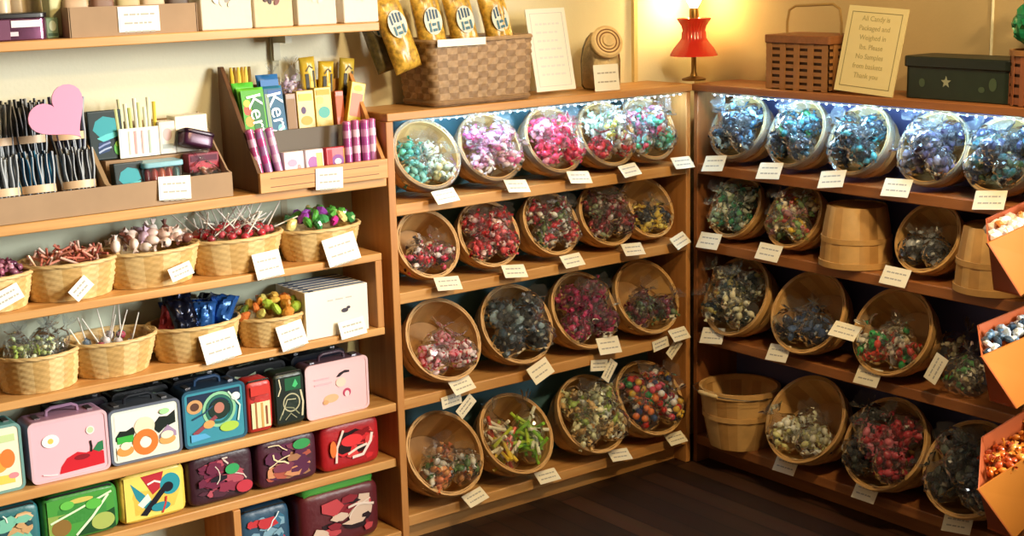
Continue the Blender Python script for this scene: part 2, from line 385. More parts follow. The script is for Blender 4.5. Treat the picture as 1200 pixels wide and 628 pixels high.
# price cards: a small card with faint lines of lettering
def card_mesh(w, h, seed, mat=None, rows=2):
    rr = random.Random(seed); m = MB().bb(-w/2, w/2, -h/2, h/2, 0, .0012)
    for r in range(rows):
        y = h*(.18-.34*r); x = -w*.36
        while x < w*.3:
            l = rr.uniform(.06, .2)*w; m.bb(x, min(x+l, w*.38), y-.0022, y+.0022, .0012, .0015, 1); x += l+.03*w
    return m.mesh('price_card', [mat or CARD, INK])
CARDS = [card_mesh(.082, .046, i) for i in range(4)]; CARDSB = [card_mesh(.09, .056, 9+i) for i in range(3)]
WCARDS = [card_mesh(.085, .062, 20+i, CARDW, 3) for i in range(3)]
def price_card(M, label, me=None):
    o = link('price_card', me or rnd.choice(CARDS), None, M); return tag(o, label, 'card', 'price cards')
def cardM(px, py, zsh, label, tilt=48, rot=0, me=None, off=-.026):
    x = xM(px, py, off); return price_card(T(x, off, zsh+.010) @ RZ(rnd.uniform(-6, 6)) @ RX(tilt) @ RZ(rot), label, me)
def cardR(px, py, zsh, label, tilt=58, rot=0, me=None, off=-.028):
    y = yR(px, py, off); return price_card(T(off, y, zsh+.012) @ RZ(-90+rnd.uniform(-6, 6)) @ RX(tilt) @ RZ(rot), label, me or rnd.choice(CARDSB))
SHN = {1: 'top', 2: 'second', 3: 'third', 4: 'bottom'}
# rows: (px, py, content words, layout, kind, colours, candy size, n per bag)
BW = ['#f2f2ee', '#e8e4da']
ROWM = {
1: [(777, 157, 'pastel pink and green candies', 'full', 'twist', ['#e68fc0', '#59c9a0', '#e9e6ee', '#d95a74', '#8fd4d8'], .0085, 13),
    (715, 165, 'red, white and green candies', 'full', 'twist', [['#c7202e', '#d8404a'], ['#c7202e', '#f0ece4'], ['#e8efe6', '#a8d8b8'], ['#e8e8f0', '#d0c8d8', '#6ab04a'], ['#f0e070', '#e8f0ea']], .0085, 13),
    (652, 173, 'hot pink candies', 'full', 'twist', ['#e2265a', '#ee4a78', '#d81848', '#f8a0b8'], .0095, 13),
    (580, 185, 'pale pink and white candies', 'full', 'twist', ['#f0a8cc', '#f6e6ee', '#e868a4', '#f8f0f4', '#f4c4dc'], .009, 13),
    (505, 190, 'teal and pale yellow candies', 'four', 'twist', [['#58b8b8', '#88d4cc'], ['#f0e8b0', '#dce8d8'], ['#58b8b8', '#6accb0'], ['#e8ecd8', '#f0e8c0']], .009, 13)],
2: [(775, 248, 'yellow and black candies', 'low', 'twist', ['#d8b23c', '#1c1814', '#e8cc60', '#2a2018'], .010, 11),
    (718, 262, 'dark red and silver candies', 'full', 'twist', ['#7a1c28', '#a83440', '#b8a8a4', '#5a1a20', '#889070'], .0085, 13),
    (650, 270, 'red, white and olive candies', 'full', 'twist', ['#c0303c', '#e0d8c8', '#5a6a34', '#d8d4cc', '#b84048'], .0085, 12),
    (580, 280, 'bright red candies', 'full', 'twist', ['#c81c28', '#d8303a', '#e05058', '#b01420', '#e8c0b8'], .009, 13),
    (507, 293, 'red, white and black candies', 'low', 'twist', ['#d83848', '#f0e4e0', '#2a1418', '#e85a80'], .009, 12)],
3: [(765, 345, 'maroon and green candies', 'low', 'twist', ['#5a1824', '#7a2434', '#48301c', '#687848'], .010, 13),
    (685, 368, 'magenta candies', 'full', 'twist', ['#8a1440', '#b02058', '#6a1030', '#c04070'], .010, 12),
    (608, 388, 'black and silver candies', 'full', 'foil', ['#10161c', '#182430', '#3c4c54', '#0c0e14', '#8aa0a8'], .012, 13),
    (520, 400, 'pink and white peppermints', 'low', 'mint', ['#f2e4e4', '#e890a4', '#f4d8dc'], .0095, 14)],
4: [(765, 455, 'many-coloured gumballs', 'full', 'ball', ['#c82820', '#e87830', '#208048', '#f0e8e0', '#284878', '#e8b838', '#d84860', '#3a2018'], .0095, 18),
    (692, 485, 'pale yellow and orange candies', 'full', 'twist', ['#e8e0b0', '#e0b878', '#d8d8a8', '#f0ecd8', '#a8c058'], .010, 12),
    (602, 490, 'green and yellow candy sticks', 'pair', 'stick', [['#c8d848', '#e0c040', '#f0e8d0', '#d85848'], ['#88c838', '#b8d848', '#f0f0d8']], .011, 18),
    (518, 528, 'orange and white candies', 'low', 'twist', ['#e09858', '#f0e8d8', '#5a7a40', '#d87848', '#e8e0d0'], .010, 12)]}
BRM = {1: (.107, .074, .115, 27), 2: (.103, .072, .112, 26), 3: (.125, .090, .125, 29), 4: (.130, .094, .135, 33)}
for k, row in ROWM.items():
    R, rb, h, e = BRM[k]
    for i, (px, py, words, lay, kind, cols, cs, n) in enumerate(row):
        x = xM(px, py, .03); x = min(x, -.158 if k < 3 else -.178); MM = tilt_frame(unitM, x, ZS[k], R, rb, h, e+rnd.uniform(-2, 2), rnd.uniform(-4, 2))
        peck_basket(MM, R, rb, h, f'slatted basket of {words}, {ORD[i]} from the corner, back wall {SHN[k]} shelf', 'tilted baskets along the back wall', liner=(k == 1))
        fill_basket(MM, R, h, lay, cols, kind, cs*1.15, f'clear bag of {words} in its slatted basket, back wall {SHN[k]} shelf', f'bags of {words} on the back wall {SHN[k]} shelf', n)
ROWR = {
1: [(861, 150, 'navy and ice blue candies', 'full', 'twist', ['#0c1428', '#141e3c', '#3a6c8c', '#0a0e1a', '#98b8cc'], .009, 13),
    (930, 160, 'navy, teal and green candies', 'full', 'twist', ['#0e1a30', '#124a5c', '#10101e', '#2c8890', '#208040'], .009, 13),
    (1003, 168, 'teal and black candies', 'full', 'twist', ['#0a121c', '#125460', '#080c12', '#3c98a0', '#121e34'], .009, 13),
    (1087, 176, 'purple, silver and black candies', 'full', 'foil', ['#342a44', '#5c567c', '#14121c', '#8888a0', '#282038'], .011, 13),
    (1168, 184, 'black and green foil candies', 'full', 'foil', ['#10141c', '#1c2850', '#186070', '#2c4830', '#0c0c10'], .011, 13)],
2: [(855, 245, 'green and cream candies', 'full', 'twist', ['#d8d8b0', '#30905c', '#a8c090', '#e0e0c8', '#2c5840'], .009, 12),
    (926, 255, 'yellow, red and cream candies', 'full', 'twist', ['#e0b830', '#e8dcc0', '#b8483c', '#7a9858', '#e8d8a8', '#d09090'], .009, 12),
    None,
    (1082, 285, 'black and silver foil candies', 'low', 'foil', ['#14161a', '#383c44', '#0c0c10', '#90949c'], .011, 13),
    None],
3: [(860, 345, 'cream and dark green candies', 'full', 'twist', ['#d8d0a8', '#28382c', '#e0d8b8', '#a89850', '#1c241c'], .010, 12),
    (945, 368, 'blue and black candies', 'low', 'foil', ['#101830', '#28406c', '#0c0c14', '#405880'], .011, 13),
    (1045, 392, 'white, red and green candies', 'low', 'twist', ['#e0d8c8', '#c83828', '#28a050', '#e8e0d0', '#c8b890'], .010, 13)],
4: [None,
    (947, 497, 'pale yellow and white candies', 'low', 'twist', ['#e8e4c0', '#f0f0e4', '#d8d490', '#f0ecd8'], .010, 13),
    (1042, 530, 'dark red and black candies', 'full', 'twist', [['#0c0c0c', '#1c2420'], ['#8a1420', '#b02030', '#c84050'], ['#14141a', '#28302c'], ['#900f1c', '#b82434'], ['#b02030', '#d87080']], .0115, 13),
    (1140, 560, 'black and grey candies', 'full', 'foil', ['#0c0c0e', '#1c2024', '#70786c', '#283028'], .012, 13)]}
BRR = {1: (.108, .075, .115, 27), 2: (.104, .073, .112, 26), 3: (.132, .094, .125, 28), 4: (.142, .102, .14, 32)}
for k, row in ROWR.items():
    R, rb, h, e = BRR[k]
    for i, it in enumerate(row):
        if it is None: continue
        px, py, words, lay, kind, cols, cs, n = it
        y = yR(px, py, .03); y = min(y, -.145 if k < 3 else -.175); MM = tilt_frame(unitR, y, ZS[k], R, rb, h, e+rnd.uniform(-2, 2), rnd.uniform(-2, 4))
        peck_basket(MM, R, rb, h, f'slatted basket of {words}, {ORD[i]} from the corner, side wall {SHN[k]} shelf', 'tilted baskets along the side wall', liner=(k == 1))
        fill_basket(MM, R, h, lay, cols, kind, cs*1.15, f'clear bag of {words} in its slatted basket, side wall {SHN[k]} shelf', f'bags of {words} on the side wall {SHN[k]} shelf', n)
# upturned baskets on the second shelf of the side wall, and the empty upright one on the bottom shelf
for px, py, lab in ((1003, 277, 'empty slatted basket turned upside down, standing between the baskets of cream and black candies'), (1166, 300, 'empty slatted basket turned upside down, behind the topmost orange bin')):
    y = yR(px, py, .07); peck_basket(unitR(y, .073, ZS[2]+.1845) @ RZ(20) @ RX(180), .108, .088, .181, lab, 'upturned empty baskets')
y = yR(866, 470, .045); E0 = unitR(y, .048, ZS[4]+.001)
t = peck_basket(E0, .132, .10, .20, 'empty upright slatted basket with a wire handle, nearest the corner on the bottom shelf', None)
hm = MB().tube([(-.137, -.01, .185), (-.142, -.055, .188), (-.12, -.10, .192), (-.07, -.137, .196), (-.035, -.147, .197)], .0016, 6)
hm.tube([(.137, -.01, .185), (.142, -.055, .188), (.12, -.10, .192), (.07, -.137, .196), (.035, -.147, .197)], .0016, 6)
hd = obj('wire_handle', hm, pmat('dull_wire', '#6a6660', .4, metal=.8), t)
obj('grip', MB().tube([(-.042, -.147, .197), (-.03, -.149, .197), (.03, -.149, .197), (.042, -.147, .197)], [.006, .008, .008, .006], 12), WICK[0], hd)
# loose bags lying on the third side-wall shelf
for i, (px, py) in enumerate(((1105, 408), (1128, 420), (1140, 440))):
    y = yR(px, py, .05); candy_bag(unitR(y, .05+.05*(i == 0), ZS[3]+.062+.045*(i == 0)) @ RX(60) @ RZ(20*i-20), (.055, .06, .045), [['#c8b888', '#8a4030', '#d8ccac'], ['#e0d4b8', '#a0a070', '#50a050'], ['#d8d0bc', '#b8a888', '#403020']][i], 'twist', .0115,
        ('clear bag of red-brown and cream candies lying loose on the shelf', 'clear bag of cream and green candies lying loose on the shelf', 'clear bag of cream and grey candies beside the middle orange bin')[i], 'loose bags on the side wall third shelf', 14)

# price cards on the two shelving units
def nearest(row, px): 
    c = [(abs(it[0]-px), j, it) for j, it in enumerate(row) if it]; return min(c)[2][2]
for k, pts in {1: [(522, 231), (606, 219), (679, 211), (738, 203), (800, 190)], 2: [(525, 331), (603, 321), (671, 316), (742, 293), (797, 287)], 3: [(541, 432), (633, 443), (713, 412), (796, 373)], 4: [(557, 582), (641, 537), (726, 506), (792, 490)]}.items():
    for i, (px, py) in enumerate(pts):
        n = len(pts)-1-i
        if k == 3 and i in (1, 2):
            x = xM(px, py, -.03); price_card(T(x, -.032, ZS[3]+(.0 if i == 1 else .03)) @ RX(60) @ RZ(18 if i == 1 else -4), f'white price card tilted in front of the {ROWM[k][n][2]}', CARDSB[i])
        else:
            cardM(px, py, ZS[k], f'white price card below the {ROWM[k][n][2]}, back wall {SHN[k]} shelf', 48 if k < 4 else 38, {(3, 0): 6, (2, 4): 14, (4, 0): 12}.get((k, i), rnd.uniform(-8, 4)))
for px, py, rot, lab in ((529, 469, 5, 'cream shelf tag under the pink peppermints, the straight one of two'), (546, 476, 38, 'cream shelf tag hanging askew under the pink peppermints'), (702, 428, -8, 'cream shelf tag under the magenta candies, the flatter one of two'), (714, 434, 50, 'cream shelf tag turned on edge under the magenta candies'), (774, 403, 8, 'cream shelf tag above the gumballs, nearer the yellow basket'), (790, 408, 40, 'cream shelf tag hanging askew above the gumballs')):
    p = hit(px, py, 1, -.006 if rot < 10 else -.012); price_card(T(p.x, p.y, p.z) @ RX(84) @ RZ(rot), lab, card_mesh(.072, .036, int(px), CARD))
for k, pts in {1: [(837, 186), (902, 198), (975, 209), (1051, 218), (1160, 233)], 2: [(831, 278), (901, 292), (1049, 327)], 3: [(835, 392), (912, 414), (1017, 444)], 4: [(921, 536), (1014, 590), (1122, 618)]}.items():
    for px, py in pts:
        cardR(px, py, ZS[k], f'cream price card below the {nearest(ROWR[k], px)}, side wall {SHN[k]} shelf', 58, rnd.uniform(-4, 10))
p = hit(990, 388, 0, -.02); price_card(T(p.x, p.y, p.z) @ RZ(-75) @ RX(40) @ RZ(-8), 'cream card stuck out sideways between the blue and the white candy baskets', CARDSB[0])
p = hit(1097, 432, 0, -.02); price_card(T(p.x, p.y, p.z) @ RZ(-90) @ RX(75) @ RZ(70), 'cream card standing on end beside the loose cream candy bags', CARDS[1])

# ------------------------------------------------------------------ printed goods helpers
def rrect(w, h, r, n=5, cx=0, cy=0):
    p = []
    for k, (sx, sy) in enumerate(((1, 1), (-1, 1), (-1, -1), (1, -1))):
        for i in range(n+1):
            a = PI/2*(k+i/n); p.append((cx+sx*(w/2-r)+r*math.cos(a), cy+sy*(h/2-r)+r*math.sin(a)))
    return p
def stroke(pts, wd):
    L, Rr = [], []
    for i, p in enumerate(pts):
        a = pts[max(i-1, 0)]; b = pts[min(i+1, len(pts)-1)]; dx, dy = b[0]-a[0], b[1]-a[1]; l = math.hypot(dx, dy) or 1
        L.append((p[0]-dy/l*wd/2, p[1]+dx/l*wd/2)); Rr.append((p[0]+dy/l*wd/2, p[1]-dx/l*wd/2))
    return L+Rr[::-1]
def oval(cx, cy, a, b, n=22, rot=0):
    c, s = math.cos(rot), math.sin(rot)
    return [(cx+a*math.cos(t)*c-b*math.sin(t)*s, cy+a*math.cos(t)*s+b*math.sin(t)*c) for t in [2*PI*i/n for i in range(n)]]
def art(parent, w, h, shapes, y0=0.0, M=None, name='printed_picture', lift=.00025, rough=.3):
    """flat printed shapes, coordinates as fractions of the panel"""
    cols = []; m = MB(); F = (M or Matrix())
    for i, (k, *a) in enumerate(shapes):
        c = a[-1]
        if c not in cols: cols.append(c)
        mi = cols.index(c); Q = F @ T(-w/2, y0-lift*(i+1), 0) @ RX(90)
        P = lambda q: [(x*w, y*h) for x, y in q]
        if k == 'r': polys = [P([(a[0], a[1]), (a[2], a[1]), (a[2], a[3]), (a[0], a[3])])]
        elif k == 'e': polys = [P(oval(a[0], a[1], a[2], a[3], rot=a[4] if len(a) > 5 else 0))]
        elif k == 'p': polys = [P(a[0])]
        elif k == 's': polys = [stroke(P(a[0]), a[1]*w)]
        elif k == 'ring':
            o = P(oval(a[0], a[1], a[2], a[2]*w/h, 24)); q = P(oval(a[0], a[1], a[3], a[3]*w/h, 24)); polys = [[o[j], o[(j+1) % 24], q[(j+1) % 24], q[j]] for j in range(24)]
        for p in polys: m.prism(p, lift*.9 if len(shapes) > 3 else .0004, mi, Q)
    return obj(name, m, [pmat('print_'+c, c, rough+.15, spec=.3) for c in cols], parent, smooth=False)
def blot(seed, cols, n, s=(.10, .26), strokes=0, scol='#f0ece0', m=.06):
    r = random.Random(seed); out = []
    for i in range(n*2):
        cx, cy = r.uniform(m+.08, 1-m-.08), r.uniform(m+.08, 1-m-.08); a = r.uniform(*s); b = a*r.uniform(.4, 1); t0 = r.uniform(0, 3)
        a = min(a, cx-m, 1-m-cx); b = min(b, cy-m, 1-m-cy)
        k = r.choice((5, 6, 9)); out.append(('p', [(cx+a*f*math.cos(t0+2*PI*j/k), cy+b*f*math.sin(t0+2*PI*j/k)) for j in range(k) for f in [r.uniform(.6, 1)]], r.choice(cols)))
    for i in range(strokes):
        x, y = r.uniform(.2, .8), r.uniform(.2, .8); pts = [(x, y)]; an = r.uniform(0, 6.3)
        for j in range(4):
            an += r.uniform(-.7, .7); x = min(max(x+.11*math.cos(an), m), 1-m); y = min(max(y+.11*math.sin(an), m), 1-m)
            if math.hypot(x-pts[-1][0], y-pts[-1][1]) > .02: pts.append((x, y))
        out.append(('s', pts, r.uniform(.012, .03), scol))
    return out
def superbox(w, h, d, e=.3, n=20, m_=14, nz=.0, seed=0):
    m = MB(); vs = []
    pw = lambda c: math.copysign(abs(c)**e, c)
    for j in range(m_+1):
        ph = -PI/2+PI*j/m_
        for i in range(n):
            th = 2*PI*(i+.5)/n; p = Vector((w/2*pw(math.cos(ph))*pw(math.cos(th)), d/2*pw(math.cos(ph))*pw(math.sin(th)), h/2+h/2*pw(math.sin(ph))))
            if nz: p *= 1; q = noise.noise_vector(p*28+Vector((seed, 0, 0)))*nz; q.z = min(q.z, 0) if p.z > h*.9 else max(q.z, 0) if p.z < h*.1 else q.z; p += q
            vs.append(p)
    fs = [(j*n+i, j*n+(i+1) % n, (j+1)*n+(i+1) % n, (j+1)*n+i) for j in range(m_) for i in range(n)]+[tuple(range(n))[::-1], tuple(range(m_*n, m_*n+n))]
    return m.add(vs, fs)
def pillow(w, h, d, n=16, m_=20, seed=0, nz=.004, pinch=.12):
    m = MB(); vs = []
    for side in (-1, 1):
        for j in range(m_+1):
            v = j/m_
            for i in range(n+1):
                u = -1+2*i/n; t = max(0, 1-u*u)**.45*max(0, 1-(2*v-1)**6)**.5
                ww = w/2*(1-pinch*(1-t)*math.sin(PI*v)*.6)
                q = noise.noise(Vector((u*2.2+seed, v*3.5, side)))*nz*t+noise.noise(Vector((u*6+seed, v*9, side)))*nz*.5*t
                vs.append((u*ww, side*(d/2*t+.0006)+q, v*h))
    N = (n+1)*(m_+1)
    fs = [(o+j*(n+1)+i, o+j*(n+1)+i+1, o+(j+1)*(n+1)+i+1, o+(j+1)*(n+1)+i) for o in (0, N) for j in range(m_) for i in range(n)]
    ed = [i for i in range(n+1)]+[(j*(n+1)+n) for j in range(1, m_+1)]+[m_*(n+1)+i for i in range(n-1, -1, -1)]+[j*(n+1) for j in range(m_-1, 0, -1)]
    fs += [(ed[k], ed[(k+1) % len(ed)], ed[(k+1) % len(ed)]+N, ed[k]+N) for k in range(len(ed))]
    return m.add(vs, fs)
def text_mesh(body, size, mat, ext=.0003, align='CENTER'):
    cu = bpy.data.curves.new('lettering', 'FONT'); cu.body = body; cu.size = size; cu.extrude = ext; cu.align_x = align; cu.align_y = 'CENTER'; cu.resolution_u = 3
    o = bpy.data.objects.new('lettering', cu); me = bpy.data.meshes.new_from_object(o); bpy.data.objects.remove(o); me.materials.clear(); me.materials.append(mat); me.name = 'lettering'
    return me
FRONT = RX(90)       # a flat thing drawn in xy stands up facing the viewer

# ------------------------------------------------------------------ metal lunch boxes and lunch bags
def lunch_box(x0, x1, z, h, d, body, rim, shapes, label, yaw=0, handle='#3a3a44', group='lunch boxes on the shelf'):
    w = x1-x0; t = thing('lunch_box', label, 'lunch box', T((x0+x1)/2, .016, z+.001) @ RZ(yaw), group)
    obj('body', MB().prism(rrect(w, h, .016, cy=h/2), d-.004, 0, T(0, d, 0) @ FRONT), pmat('tin_'+body, body, .35, metal=.15), t, bev=.003)
    m = MB(); o = rrect(w, h, .016, cy=h/2); q = rrect(w-.014, h-.014, .011, cy=h/2); n = len(o)
    for i in range(n):
        j = (i+1) % n; m.prism([o[i], o[j], q[j], q[i]], .005, 0, T(0, .0045, 0) @ FRONT)
    obj('rim', m, pmat('tin_'+rim, rim, .35, metal=.2), t)
    obj('front_panel', MB().prism(q, .002, 0, T(0, .003, 0) @ FRONT), pmat('print_'+shapes[0], shapes[0], .3, coat=.15), t)
    if len(shapes) > 1: art(t, w-.02, h-.02, shapes[1:], .0008, T(0, 0, .01))
    hd = obj('handle', MB().tube([(-w*.2, d*.5, h-.002), (-w*.19, d*.5, h+.012), (-w*.13, d*.5, h+.018), (w*.13, d*.5, h+.018), (w*.19, d*.5, h+.012), (w*.2, d*.5, h-.002)], .0045, 8), flat(handle, .35), t)
    obj('clasp', MB().bb(w*.3, w*.3+.014, d*.3, d*.7, h-.001, h+.003).bb(-w*.3-.014, -w*.3, d*.3, d*.7, h-.001, h+.003), pmat('clasp_steel', '#8c8c92', .3, metal=.9), t)
    return t
X5 = lambda px, py: xM(px, py, .012)
lunch_box(X5(-46, 598), X5(32, 577), Z5, .172, .085, '#5a9a98', '#7aa8a4', ['#f0ead2',
    ('e', .62, .45, .2, .17, '#e8a848'), ('e', .8, .5, .13, .16, '#e0803c'), ('e', .5, .46, .1, .1, '#c83838'), ('p', [(.1, .1), (.9, .08), (.9, .22), (.1, .26)], '#f0d060'), ('e', .88, .2, .09, .05, '#e89098'), ('e', .5, .2, .12, .05, '#d87838'), ('r', .2, .78, .95, .9, '#c8dca0'), ('e', .3, .55, .09, .12, '#3878a8')],
    'cream lunch box with orange flower shapes and a teal rim, cut by the photo edge')
lunch_box(X5(40, 576), X5(131, 552), Z5, .160, .085, '#b48aa8', '#ecc4d0', ['#f2bccb',
    ('p', [(.33, .03), (.97, .06), (.97, .30), (.84, .37), (.72, .33), (.6, .38), (.45, .30), (.36, .16)], '#cc2230'),
    ('s', [(.79, .33), (.8, .42), (.79, .54)], .035, '#2a1c1c'), ('p', [(.82, .36), (.9, .48), (.97, .5), (.97, .33), (.9, .3)], '#2f7a4e'),
    ('e', .66, .27, .11, .05, '#8a1826'), ('e', .8, .74, .045, .06, '#c4d8b0'), ('ring', .8, .74, .06, .045, '#f6e8ea'), ('e', .24, .68, .12, .12, '#f8f2f2'), ('e', .24, .68, .04, .05, '#e8c860'), ('s', [(.1, .08), (.2, .05), (.3, .04)], .02, '#f6dce2')],
    'pink lunch box with a big red apple and green leaf on its front', yaw=-1.5, handle='#9a7896')
lunch_box(X5(133, 551), X5(215, 529), Z5, .150, .08, '#3c4450', '#6a7284', ['#e6ecdf',
    ('r', .03, .62, .97, .97, '#f0e6e6'), ('p', [(.03, .5), (.1, .62), (.2, .6), (.3, .66), (.34, .58), (.3, .46), (.03, .42)], '#18221c'), ('p', [(.62, .62), (.72, .76), (.85, .74), (.97, .84), (.97, .58), (.8, .52), (.7, .42), (.64, .5)], '#18221c'),
    ('r', .05, .36, .3, .5, '#3fae44'), ('p', [(.7, .36), (.84, .56), (.97, .4), (.97, .3), (.7, .3)], '#a58cae'), ('r', .03, .03, .97, .30, '#f0ead6'),
    ('e', .48, .62, .16, .2, '#f4e4c4'), ('ring', .48, .30, .20, .09, '#d87a34'), ('e', .48, .30, .09, .10, '#f6f0e4'), ('e', .16, .2, .13, .11, '#e89a50'), ('e', .17, .3, .08, .08, '#f6ead0'), ('e', .82, .26, .13, .1, '#d8a460'), ('e', .82, .36, .1, .08, '#f6ead0'), ('e', .8, .86, .08, .06, '#a8dca0')],
    'slate-rimmed lunch box with an orange ring and dark trees on its front', yaw=-1.5, handle='#20242c')
lunch_box(X5(218, 527), X5(291, 508), Z5, .158, .08, '#1c3450', '#2a5a74', ['#3a8fa6',
    ('r', .03, .7, .97, .97, '#1a2c48'), ('e', .15, .74, .14, .14, '#c89a68'), ('e', .15, .74, .08, .08, '#5a3c30'), ('ring', .58, .6, .3, .25, '#8cc8a0'), ('ring', .58, .6, .24, .2, '#2a6a60'), ('e', .58, .6, .19, .2, '#1c3028'), ('e', .58, .63, .09, .11, '#b87868'),
    ('p', [(.08, .22), (.5, .5), (.54, .44), (.14, .16)], '#8c4450'), ('e', .38, .34, .1, .08, '#e0a060'), ('e', .74, .22, .17, .1, '#a8cc50'), ('p', [(.05, .05), (.4, .08), (.3, .18), (.05, .2)], '#58a8d8'), ('e', .88, .8, .08, .08, '#e8eef0'), ('s', [(.75, .92), (.95, .6), (.9, .3)], .03, '#c8e8d8'), ('s', [(.1, .5), (.3, .58), (.46, .7)], .025, '#284868')],
    'teal lunch box with a green ringed porthole picture on its front', handle='#284468')
for i, (a, b, col, lab) in enumerate(((60, 128, '#231a26', 'dark plum lunch box standing behind the pink apple one'), (133, 200, '#14181a', 'black lunch box standing behind the orange ring one'), (205, 262, '#141c2c', 'navy lunch box standing behind the teal porthole one'), (268, 338, '#16181c', 'black lunch box behind the red and black patterned bags'), (345, 408, '#1c2030', 'dark blue lunch box standing behind the pale pink case'))):
    x0, x1 = xM(a, 500, .11), xM(b, 500, .11)
    t = lunch_box(x0, x1, Z5, .165, .075, col, '#24262c', [col, ('s', [(.1, .9), (.3, .84), (.5, .92)], .04, '#a8b8a0'), ('e', .75, .9, .1, .05, '#586858')], lab, handle='#1c1c20', group='dark lunch boxes in the rear row')
    t.location.y = .108
    art(t, x1-x0, .07, blot(90+i, ['#3a4438', '#586858', '#a8b8a0', '#26282e'], 5, strokes=3, scol='#b8c4b0'), 0, T(0, .004, .1655) @ RX(-90), 'lid_pattern')
def lunch_bag(x0, x1, z, h, d, col, shapes, label, y=.012, lid=None, handle=None, yaw=0, seed=0, group='soft lunch bags on the shelf'):
    w = x1-x0; t = thing('lunch_bag', label, 'lunch bag', T((x0+x1)/2, y, z+.002) @ RZ(yaw), group)
    obj('body', superbox(w, h, d, .28, 20, 14, .0015, seed), pmat('nylon_'+col, col, .4, bump=.2, bscale=40), t, T(0, d/2, 0), ang=60)
    art(t, w*.9, h*.88, shapes, .0006, T(0, 0, h*.06))
    obj('zip', MB().tube([(-w*.42, d*.12, h*.95), (-w*.38, d*.08, h*.985), (w*.38, d*.08, h*.985), (w*.42, d*.12, h*.95)], .003, 6), flat(lid or '#202020'), t)
    if handle: obj('handle', MB().tube([(-w*.18, d*.5, h*.98), (-w*.16, d*.5, h+.012), (w*.16, d*.5, h+.012), (w*.18, d*.5, h*.98)], .006, 8), flat(handle), t)
    return t
lunch_bag(X5(292, 512), X5(322, 505), Z5, .15, .07, '#b8302c', blot(3, ['#c83830', '#8a2420'], 6)+[('r', .1, .05, .9, .6, '#e4d8ac'), ('r', .25, .05, .33, .62, '#a0683c'), ('r', .5, .05, .6, .58, '#c89a58'), ('r', .7, .1, .78, .5, '#8a4a30'), ('r', .1, .75, .9, .95, '#c83830')], 'narrow red and cream patterned lunch bag beside the black patterned one', seed=2)
lunch_bag(X5(323, 504), X5(360, 496), Z5, .155, .07, '#1c2a20', [('r', .03, .03, .97, .97, '#16201a'), ('r', .35, .68, .9, .94, '#1f5c3c'), ('p', [(.6, .76), (.72, .9), (.8, .78), (.7, .72)], '#48c078'), ('s', [(.1, .6), (.2, .75), (.15, .95)], .04, '#d8d0b0'), ('ring', .55, .42, .3, .26, '#b8b494'), ('s', [(.9, .1), (.95, .4), (.88, .65)], .06, '#d8d0b0'), ('s', [(.1, .1), (.3, .35), (.6, .3), (.8, .15)], .04, '#888c70'), ('s', [(.2, .2), (.4, .5), (.7, .48)], .03, '#c8c4a4'), ('s', [(.3, .08), (.5, .2), (.7, .08)], .03, '#a0a084')], 'black lunch bag with pale line pattern beside the plain pink case', seed=3)
lunch_box(X5(361, 492), X5(434, 474), Z5, .158, .06, '#5a4458', '#eec8d0', ['#f2c6cf',
    ('p', [(.48, .72), (.54, .8), (.64, .84), (.72, .82), (.72, .78), (.62, .78), (.54, .72)], '#2c2028'), ('e', .38, .3, .13, .09, '#e8b890'), ('e', .66, .36, .07, .09, '#c04868'), ('e', .66, .33, .04, .07, '#f2d4da'), ('e', .56, .6, .09, .1, '#f4d2c4'), ('e', .28, .24, .05, .05, '#d8a878'), ('r', .1, .62, .4, .66, '#ecb8c4'), ('r', .1, .74, .36, .77, '#ecb8c4')],
    'pale pink lunch case with a small dark curl on its front, nearest the side panel', handle='#4a3848')
X6 = lambda px, py: xM(px, py, .024)
